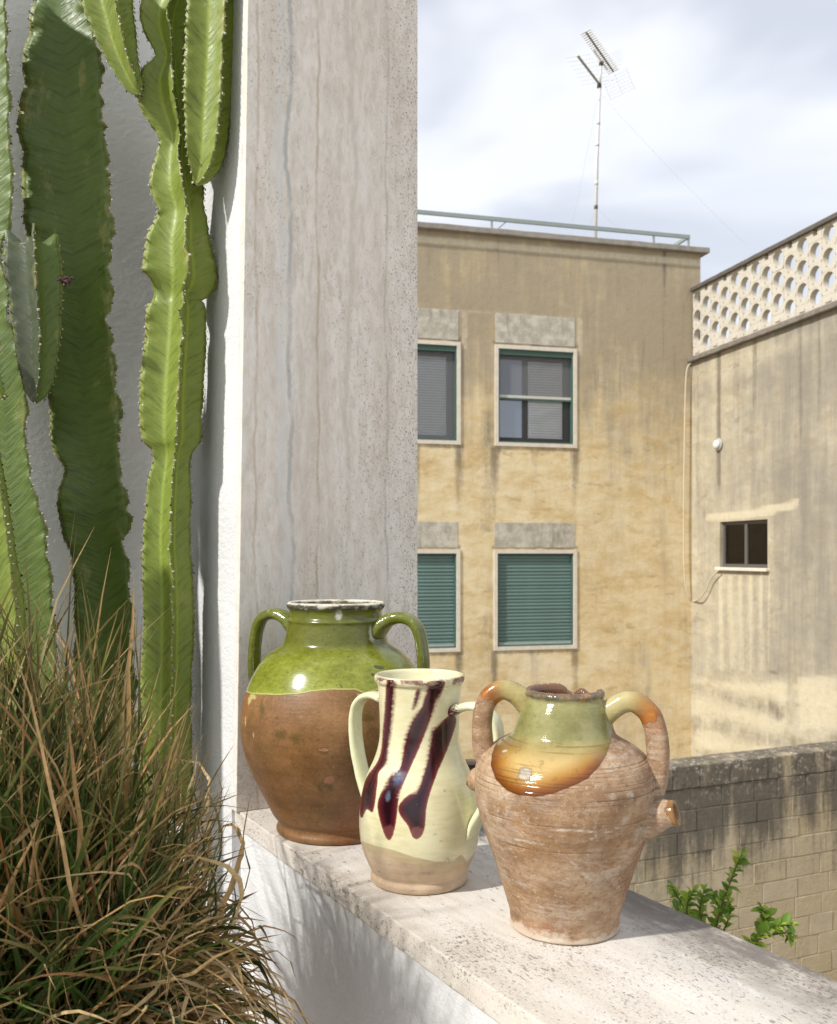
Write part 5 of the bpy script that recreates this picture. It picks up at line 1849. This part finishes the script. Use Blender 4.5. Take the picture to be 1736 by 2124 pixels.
# stripes washed out below the window
inpan = (PX > 1490) & (PX < 1599) & (PY > 1188) & (PY < 1395)
stripes = np.sin((PX - 1490) / 109 * 2 * PI * 5.2 + 0.6 * np.sin(PY / 60)) * np.clip((1395 - PY) / 200, 0.25, 1)
clean = np.full(len(Y), -0.35)
clean = np.where(inpan, 0.42 + 0.42 * stripes, clean)
clean = np.maximum(clean, 0.8 * np.clip(sdf_poly(UVp, [(1460, 1062), (1560, 1052), (1664, 1028), (1655, 1056), (1600, 1072), (1490, 1085), (1460, 1086)]) / 5, -1, 1))
clean = np.maximum(clean, 0.7 * np.clip(sdf_poly(UVp, [(1650, 1400), (1740, 1395), (1740, 1520), (1652, 1520)]) / 6, -1, 1))
clean = np.maximum(clean, 0.75 * np.clip(sdf_poly(UVp, [(1434, 1400), (1560, 1410), (1640, 1405), (1640, 1560), (1560, 1575), (1434, 1560)]) / 12, -1, 1))
# cast-shadow bars low on the wall, painted into the masks
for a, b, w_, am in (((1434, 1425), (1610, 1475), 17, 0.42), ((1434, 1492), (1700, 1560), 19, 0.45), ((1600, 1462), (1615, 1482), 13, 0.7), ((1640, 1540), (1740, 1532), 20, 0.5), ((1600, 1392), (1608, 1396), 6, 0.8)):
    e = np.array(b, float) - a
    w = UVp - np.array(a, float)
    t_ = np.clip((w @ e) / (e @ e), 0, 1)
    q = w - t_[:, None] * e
    streak_shade = np.maximum(streak_shade, am * np.exp(-(np.hypot(q[:, 0], q[:, 1]) / w_) ** 2) - 0.05)
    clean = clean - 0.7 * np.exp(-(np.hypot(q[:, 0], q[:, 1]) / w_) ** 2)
setattr_f(o.data, 'soot', soot)
setattr_f(o.data, 'streak_shade', streak_shade)
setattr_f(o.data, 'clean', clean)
m = MB()
m.box((XR + 0.31, YN, GROUND), (XR + 6, YF - 0.01, ZL - 0.02))
o = m.build('block', M_TER, tb)
for nme in ('soot', 'streak_shade', 'clean'):
    setattr_f(o.data, nme, [0.4 if nme == 'soot' else -0.3] * len(o.data.vertices))
M_LEDGE = simple('dark_weathered_ledge', (0.19, 0.165, 0.135), 0.95, var=0.5, scale=14)
me = slab((XR - 0.075, YN, ZL), (XR + 0.20, YF - 0.004, ZL + 0.075), 0.12, 0.015, 0.008, 8)
link('string_course', me, M_LEDGE, tb)
me = slab((XR - 0.035, YN, ZP - 0.06), (XR + 0.17, YF - 0.02, ZP), 0.12, 0.01, 0.004, 8)
link('parapet_cap', me, simple('dark_cap', (0.10, 0.085, 0.07), 0.9, var=0.4, scale=9), tb)
# claustra blocks: staggered columns, each with a round hole and a small notch below it
zb0, zb1 = ZL + 0.0755, ZP - 0.0605
BWD = 0.25
BH = (zb1 - zb0) / 3.5
hd = Mat('claustra_stone', 0.9)
c = hd.co(yb)
cc = hd.mix(hd.noise(c, 5, 6, 0.65), (0.43, 0.39, 0.31), (0.60, 0.55, 0.46))
cc = hd.mix(hd.mr(hd.noise(hd.mapp(c, (1, 1, 0.4)), 9, 5, 0.7), 0.60, 0.72, 0, 0.6), cc, (0.22, 0.18, 0.14))
hd.bump(hd.noise(c, 30, 5), 0.4, 0.01)
M_BLOCK = hd.out(cc)


def claustra(hgt, rad, cz, notch):
    """plate in the local yz plane (x = thickness): keyhole through the front third, round hole behind"""
    w = BWD - 0.002
    hgt = hgt - 0.002
    NA = 28

    def ring(key):
        pts = []
        for k in range(NA):
            a = 2 * PI * k / NA - PI / 2 + PI / NA
            y_, z_ = math.cos(a) * rad, math.sin(a) * rad
            if key and abs(y_) < 0.052 and z_ < 0:
                y_ = math.copysign(0.050, y_)
                z_ = -rad - notch
            pts.append((w / 2 + y_, cz + z_))
        return pts

    def outer(pts):
        o_ = []
        for y_, z_ in pts:
            dy, dz = y_ - w / 2, z_ - cz
            t1 = (w / 2) / max(abs(dy), 1e-6)
            t2 = ((hgt - cz) if dz > 0 else cz) / max(abs(dz), 1e-6)
            t_ = min(t1, t2)
            o_.append((w / 2 + dy * t_, cz + dz * t_))
        return o_
    mb = MB()
    circ = ring(False)
    outr = outer(circ)
    key = ring(True)
    x0, x1, x2 = 0.0, 0.03, 0.085
    # layers of vertices
    V = []
    for x_, r_ in ((x0, outr), (x0, key), (x1, key), (x1, circ), (x2, circ), (x2, outr)):
        V += [(x_, y_, z_) for y_, z_ in r_]
    fs = []
    for lay in range(6):
        nl = (lay + 1) % 6
        for k in range(NA):
            k2 = (k + 1) % NA
            fs.append((lay * NA + k, lay * NA + k2, nl * NA + k2, nl * NA + k))
    mb.add(V, fs)
    # square the corners
    for (cy_, cz_) in ((0, 0), (w, 0), (0, hgt), (w, hgt)):
        pass
    me = bpy.data.meshes.new('breeze_block')
    me.from_pydata(mb.v, [], mb.f)
    me.validate()
    bm = bmesh.new()
    bm.from_mesh(me)
    bmesh.ops.recalc_face_normals(bm, faces=bm.faces)
    bm.to_mesh(me)
    bm.free()
    me.materials.append(M_BLOCK)
    return me


me_full = claustra(BH, 0.104, BH * 0.58, 0.025)


def plain_half(notched):
    mb = MB()
    w, hh_ = BWD - 0.002, BH / 2 - 0.002
    if notched:
        mb.box((0, 0, 0), (0.085, w, hh_ - 0.075))
        mb.box((0, 0, hh_ - 0.0745), (0.085, w * 0.33, hh_))
        mb.box((0, w * 0.67, hh_ - 0.0745), (0.085, w, hh_))
    else:
        mb.box((0, 0, 0), (0.085, w, hh_))
        mb.box((-0.012, w * 0.28, hh_ * 0.35), (-0.0005, w * 0.72, hh_ * 0.6))
    me = bpy.data.meshes.new('breeze_block')
    me.from_pydata(mb.v, [], mb.f)
    me.materials.append(M_BLOCK)
    return me


me_top, me_bot = plain_half(True), plain_half(False)
yy = YF - 0.03
col_i = 0
while yy - BWD > YN and col_i < 26:
    yl = yy - BWD
    if col_i % 2:
        rows = [(zb0 + k * BH, me_full) for k in range(3)] + [(zb0 + 3 * BH, me_top)]
    else:
        rows = [(zb0, me_bot)] + [(zb0 + BH * (0.5 + k), me_full) for k in range(3)]
    for z_, me in rows:
        o = bpy.data.objects.new('breeze_block', me)
        COL.objects.link(o)
        o.parent = tb
        o.location = (XR + 0.012 + 0.004 * mnoise.noise(Vector((yl * 3, z_ * 5, 0))), yl + 0.001, z_ + 0.001)
    yy -= BWD
    col_i += 1
# small window
mb = MB()
fx = XR + 0.05


def frame_y(mb, y0, y1, z0, z1, w, x0, x1):
    mb.box((x0, y0, z0), (x1, y0 + w, z1))
    mb.box((x0, y1 - w, z0), (x1, y1, z1))
    mb.box((x0, y0 + w, z1 - w), (x1, y1 - w, z1))
    mb.box((x0, y0 + w, z0), (x1, y1 - w, z0 + w))


frame_y(mb, wy_near + 0.003, wy_far - 0.003, zbot + 0.003, ztop - 0.003, 0.045, fx, fx + 0.05)
ym = (wy_near + wy_far) / 2
mb.box((fx, ym - 0.03, zbot + 0.048), (fx + 0.05, ym + 0.03, ztop - 0.048))
win = mb.build('window', simple('grey_brown_frame', (0.10, 0.09, 0.08), 0.6), tb)
for a, b in ((wy_near + 0.048, ym - 0.03), (ym + 0.03, wy_far - 0.048)):
    mb = MB()
    mb.box((fx + 0.02, a, zbot + 0.048), (fx + 0.026, b, ztop - 0.048))
    mb.build('pane', M_CLEAR, win)
mb = MB()
nc = 60
V = []
for i in range(nc + 1):
    y_ = wy_near + 0.03 + (wy_far - wy_near - 0.06) * i / nc
    for z_ in (zbot + 0.02, ztop - 0.09):
        V.append((fx + 0.10 + 0.018 * math.sin(i * 1.35) + 0.008 * math.sin(i * 0.5), y_, z_))
mb.add(V, [(2 * i, 2 * i + 2, 2 * i + 3, 2 * i + 1) for i in range(nc)])
mb.build('curtain', simple('brown_curtain', (0.30, 0.235, 0.175), 0.9, var=0.4, scale=9), win, True)
mb = MB()
mb.box((XR + 0.28, wy_near - 0.05, zbot - 0.05), (XR + 0.295, wy_far + 0.05, ztop + 0.05))
mb.build('room_back', M_ROOM, win)
mb = MB()
mb.box((XR - 0.06, wy_near - 0.05, zbot - 0.045), (XR + 0.10, wy_far + 0.05, zbot - 0.001))
mb.build('sill', M_SURR, win, bevel=0.006)
# round lamp on the wall
ly, lz = side(1492, 922)
lamp = empty('wall_lamp', BW(XR, ly, lz), BA)
tag(lamp, 'small round white bulkhead lamp on the pale building wall', 'lamp')
for nm, r0, r1, d0, d1, mt in (('base', 0.085, 0.085, 0.0, 0.03, simple('lamp_base', (0.40, 0.38, 0.34), 0.5)), ('glass_dome', 0.07, 0.035, 0.03, 0.085, simple('lamp_glass', (0.72, 0.72, 0.70), 0.2))):
    mb = MB()
    mb.tube([(-d0, 0, 0), (-(d0 * 0.4 + d1 * 0.6), 0, 0), (-d1, 0, 0)], [r0, (r0 + r1) / 2 + 0.012, r1], 20)
    mb.build(nm, mt, lamp, True)
# hanging cable
M_CABLE = simple('cream_cable', (0.56, 0.49, 0.37), 0.6)
cab = empty('hanging_cable', (0, 0, 0))
tag(cab, 'cream cable hanging in a loop from the ledge to the small window sill', 'cable')
xo = 0.05
pts = []
for px, py, w_ in ((1436, 752, 0), (1426, 762, 1), (1422, 800, 1), (1420, 900, 1), (1418.5, 1000, 1), (1418, 1100, 1), (1419, 1180, 1), (1423, 1220, 1), (1430, 1240, 1), (1437, 1247, 1)):
    x_, z_ = fac(px, py, YF - xo)
    pts.append(BW(x_, YF - xo, z_))
for px, py in ((1450, 1242), (1463, 1226), (1472, 1205), (1481, 1192), (1491, 1182)):
    y_, z_ = side(px, py, XR - 0.07)
    pts.append(BW(XR - 0.07, y_, z_))
m = MB()
m.tube([Vector(p) for p in spline([tuple(p) for p in pts], 70)], 0.011, 8)
m.build('cable', M_CABLE, cab, True)

# ------------------------------------------------------------------ stone boundary wall
SWA = math.atan2(0.396, 0.918)
z_at = 8.5
P0 = D(1400, 1590, z_at)
bwall = empty('boundary_wall', (P0.x, P0.y, GROUND), SWA)
tag(bwall, 'low weathered limestone block wall blackened along its top', 'wall')
WT = P0.z - GROUND
hB = Mat('weathered_limestone', 0.95, 0.15)
c = hB.co(bwall)
x, y, z = hB.sep(c)
big = hB.noise(hB.mapp(c, (1, 1, 0.6)), 1.8, 5, 0.6)
fine = hB.noise(c, 26, 6, 0.72)
drp = hB.noise(hB.mapp(c, (1, 1, 0.10), (3.4, 1, 1)), 3.4, 5, 0.68)
oi = hB.nd('ShaderNodeObjectInfo')
col = hB.mix(hB.noise(c, 5, 5, 0.6), (0.36, 0.285, 0.165), (0.56, 0.47, 0.32))
col = hB.mix(hB.ma('MULTIPLY', oi.outputs['Random'], 0.35), col, (0.50, 0.44, 0.34))
hgt = hB.mr(z, WT - 1.7, WT - 0.30, -0.38, 0.80, False)
f = hB.ma('ADD', hgt, hB.ma('ADD', hB.ma('MULTIPLY', hB.ma('SUBTRACT', drp, 0.5), 3.2), hB.ma('ADD', hB.ma('MULTIPLY', hB.ma('SUBTRACT', big, 0.5), 1.6), hB.ma('MULTIPLY', hB.ma('SUBTRACT', fine, 0.5), 0.7))))
dark = hB.mr(f, 0.0, 0.8, 0, 0.92)
col = hB.mix(dark, col, hB.mix(fine, (0.060, 0.052, 0.042), (0.17, 0.15, 0.12)))
lich = hB.ma('MULTIPLY', hB.mr(hB.noise(hB.mapp(c, (1, 1, 1), (2, 7, 7)), 19, 6, 0.78), 0.53, 0.64), hB.mr(z, WT - 0.6, WT + 0.02, 0, 0.85))
col = hB.mix(lich, col, (0.50, 0.45, 0.37))
hB.bump(fine, 0.7, 0.02)
M_STONE = hB.out(col)
m = MB()
WX0, WX1 = -2.6, 5.0
m.box((WX0, -0.006, 0), (WX1, 0.30, WT - 0.21))
m.build('core', M_STONE, bwall)
CH, BL = 0.196, 0.37
rs = random.Random(5)
variants = []
for k in range(9):
    bm = bmesh.new()
    bmesh.ops.create_cube(bm, size=1)
    L_ = BL * (0.78 + 0.05 * k)
    for v in bm.verts:
        v.co = Vector(((v.co.x + 0.5) * (L_ - 0.006), (v.co.y + 0.5) * 0.05 + rs.uniform(-0.003, 0.003), (v.co.z + 0.5) * (CH - 0.006) + rs.uniform(-0.003, 0.003)))
    bmesh.ops.bevel(bm, geom=list(bm.edges), offset=0.0035, segments=1, affect='EDGES')
    me = bpy.data.meshes.new('stone_block')
    bm.to_mesh(me)
    bm.free()
    me.materials.append(M_STONE)
    variants.append((me, L_))
nrow = int((WT - 0.21) / CH)
zrow = WT - 0.21
count = 0
for r_ in range(nrow):
    zrow -= CH
    if zrow < 0.15:
        break
    x_ = -1.5 - rs.random() * 0.3
    while x_ < 3.6:
        me, L_ = variants[rs.randrange(9)]
        o = bpy.data.objects.new('stone_block', me)
        COL.objects.link(o)
        o.parent = bwall
        o.location = (x_, -0.0145 + rs.uniform(-0.003, 0.003), zrow + 0.003)
        x_ += L_
        count += 1
x_ = WX0
while x_ < WX1:                     # rounded, crumbling top course
    L_ = rs.uniform(0.30, 0.46)
    me = slab((0, 0, 0), (L_ - 0.003, 0.33, 0.205), 0.05, 0.009, 0.008, 9)
    o = link('coping_stone', me, M_STONE, bwall, False)
    o.location = (x_ + 0.002, -0.018 + rs.uniform(-0.004, 0.004), WT - 0.207 + rs.uniform(-0.004, 0.004))
    x_ += L_

# dark brown panel, identity guessed, between the cream jug and the terracotta jar
gw = empty('brown_panel', D(985, 1580, 9.6))
tag(gw, 'dark brown panel of unknown make glimpsed between the cream jug and terracotta jar', 'screen')
m = MB()
q = D(985, 1578, 9.6)
m_b = simple('dark_brown_panel', (0.055, 0.036, 0.026), 0.7)
m.box((-0.9, 0, GROUND - q.z), (0.55, 0.06, -0.035))
m.build('panel', m_b, gw)
m = MB()
m.box((-0.93, -0.03, -0.034), (0.58, 0.09, 0))
m.build('rail', simple('brown_rail', (0.11, 0.08, 0.06), 0.6), gw)
gw.location = q

# ------------------------------------------------------------------ green shrub beyond the ledge
DS = 3.0
sh = empty('green_shrub', D(1505, 2100, DS))
sh.location.z = GROUND
tag(sh, 'young bright green leafy shrub rising beyond the ledge', 'shrub')
M_TWIG = simple('twig_bark', (0.13, 0.095, 0.055), 0.8)
hl_ = Mat('shrub_leaf', 0.55, 0.35)
oi = hl_.nd('ShaderNodeObjectInfo')
cleaf = hl_.ramp(oi.outputs['Random'], [(0.0, (0.07, 0.15, 0.016)), (0.45, (0.19, 0.31, 0.030)), (0.85, (0.34, 0.46, 0.055)), (1.0, (0.42, 0.42, 0.08))])
tl = hl_.nd('ShaderNodeBsdfTranslucent')
hl_.put(tl.inputs[0], hl_.mix(0.5, cleaf, (0.26, 0.42, 0.04)))
hl_.out(cleaf)
mxs = hl_.nd('ShaderNodeMixShader')
mxs.inputs[0].default_value = 0.36
hl_.t.links.new(hl_.b.outputs[0], mxs.inputs[1])
hl_.t.links.new(tl.outputs[0], mxs.inputs[2])
hl_.t.links.new(mxs.outputs[0], hl_.t.nodes['Material Output'].inputs[0])
M_LEAF = hl_.m
STEMS = [([(1505, 2160), (1490, 2000), (1485, 1930), (1500, 1870), (1522, 1810), (1540, 1768)], 0.0, 34),
         ([(1505, 2160), (1470, 1990), (1440, 1920), (1412, 1872), (1393, 1838)], 0.10, 26),
         ([(1505, 2160), (1480, 2000), (1458, 1925), (1452, 1880), (1462, 1845)], -0.08, 22),
         ([(1490, 1990), (1478, 1935), (1492, 1895), (1480, 1855)], 0.05, 18),
         ([(1505, 2160), (1532, 2010), (1560, 1962), (1600, 1925), (1645, 1918)], -0.05, 30),
         ([(1548, 1985), (1572, 1935), (1590, 1905), (1580, 1885)], 0.03, 22),
         ([(1585, 1945), (1605, 1938), (1632, 1935), (1640, 1948)], -0.02, 10),
         ([(1440, 1925), (1425, 1905), (1400, 1888), (1384, 1893)], 0.0, 12),
         ([(1470, 1990), (1432, 1925), (1425, 1880), (1440, 1848)], -0.04, 18),
         ([(1490, 1990), (1500, 1935), (1515, 1890), (1505, 1850)], 0.06, 16)]
lm = []
for k in range(4):
    Lf = (0.032, 0.037, 0.027, 0.034)[k]
    n = 7
    V, fs = [], []
    for i in range(n):
        t = i / (n - 1)
        w = Lf * 0.31 * math.sin(PI * min(1, t * 0.97 + 0.03)) ** 0.8 + 0.0003
        bend = -0.22 * Lf * t * t * (0.6 + 0.3 * k)
        V += [(-w, Lf * t, bend + w * 0.45), (0, Lf * t, bend), (w, Lf * t, bend + w * 0.45)]
    for i in range(n - 1):
        a = i * 3
        fs += [(a, a + 1, a + 4, a + 3), (a + 1, a + 2, a + 5, a + 4)]
    me = bpy.data.meshes.new('leaf')
    me.from_pydata(V, [], fs)
    me.polygons.foreach_set('use_smooth', [True] * len(me.polygons))
    me.materials.append(M_LEAF)
    lm.append(me)
rs = random.Random(12)
base3 = D(1505, 2160, DS)
m = MB()
m.tube([Vector((base3.x + 0.1, base3.y + 0.25, GROUND)), Vector((base3.x + 0.06, base3.y + 0.1, GROUND * 0.6)), base3], [0.03, 0.018, 0.008], 8)
keep(m.build('trunk', M_TWIG, None, True), sh)
nl = 0
for path, dz, n in STEMS:
    n = int(n * 1.42)
    pts = [D(px, py, DS + dz * min(1, i / 2)) for i, (px, py) in enumerate(path)]
    pp_ = [Vector(p) for p in spline([tuple(p) for p in pts], 26)]
    m = MB()
    m.tube(pp_, list(np.linspace(0.0045, 0.0011, 26)), 6)
    keep(m.build('branch', M_TWIG, None, True), sh)
    vis = [p for p in pp_ if True]
    for i in range(n):
        t = 0.34 + 0.66 * i / (n - 1)
        f = t * 25
        a = int(min(24, f))
        p = pp_[a].lerp(pp_[a + 1], f - a)
        tg = (pp_[a + 1] - pp_[a]).normalized()
        an = i * 2.4 + rs.uniform(-0.5, 0.5)
        sidev = tg.cross(Vector((0, 1, 0.3))).normalized()
        fw = sidev.cross(tg)
        outd = (sidev * math.cos(an) + fw * math.sin(an)) * 0.9 + tg * rs.uniform(0.35, 0.8) + Vector((0, 0, rs.uniform(-0.1, 0.35)))
        if i == n - 1:
            outd = tg
        outd.normalize()
        zz = Vector((rs.uniform(-0.4, 0.4), rs.uniform(-0.5, 0.1), 1))
        xx = outd.cross(zz).normalized()
        zz = xx.cross(outd).normalized()
        s = rs.uniform(0.75, 1.3) * (0.75 if t > 0.93 else 1)
        M4 = Matrix(((xx.x * s, outd.x * s, zz.x * s, p.x), (xx.y * s, outd.y * s, zz.y * s, p.y), (xx.z * s, outd.z * s, zz.z * s, p.z), (0, 0, 0, 1)))
        o = bpy.data.objects.new('leaf', lm[rs.randrange(4)])
        COL.objects.link(o)
        o.parent = sh
        o.matrix_parent_inverse = Matrix.Translation(-sh.location)
        o.matrix_basis = M4
        nl += 1
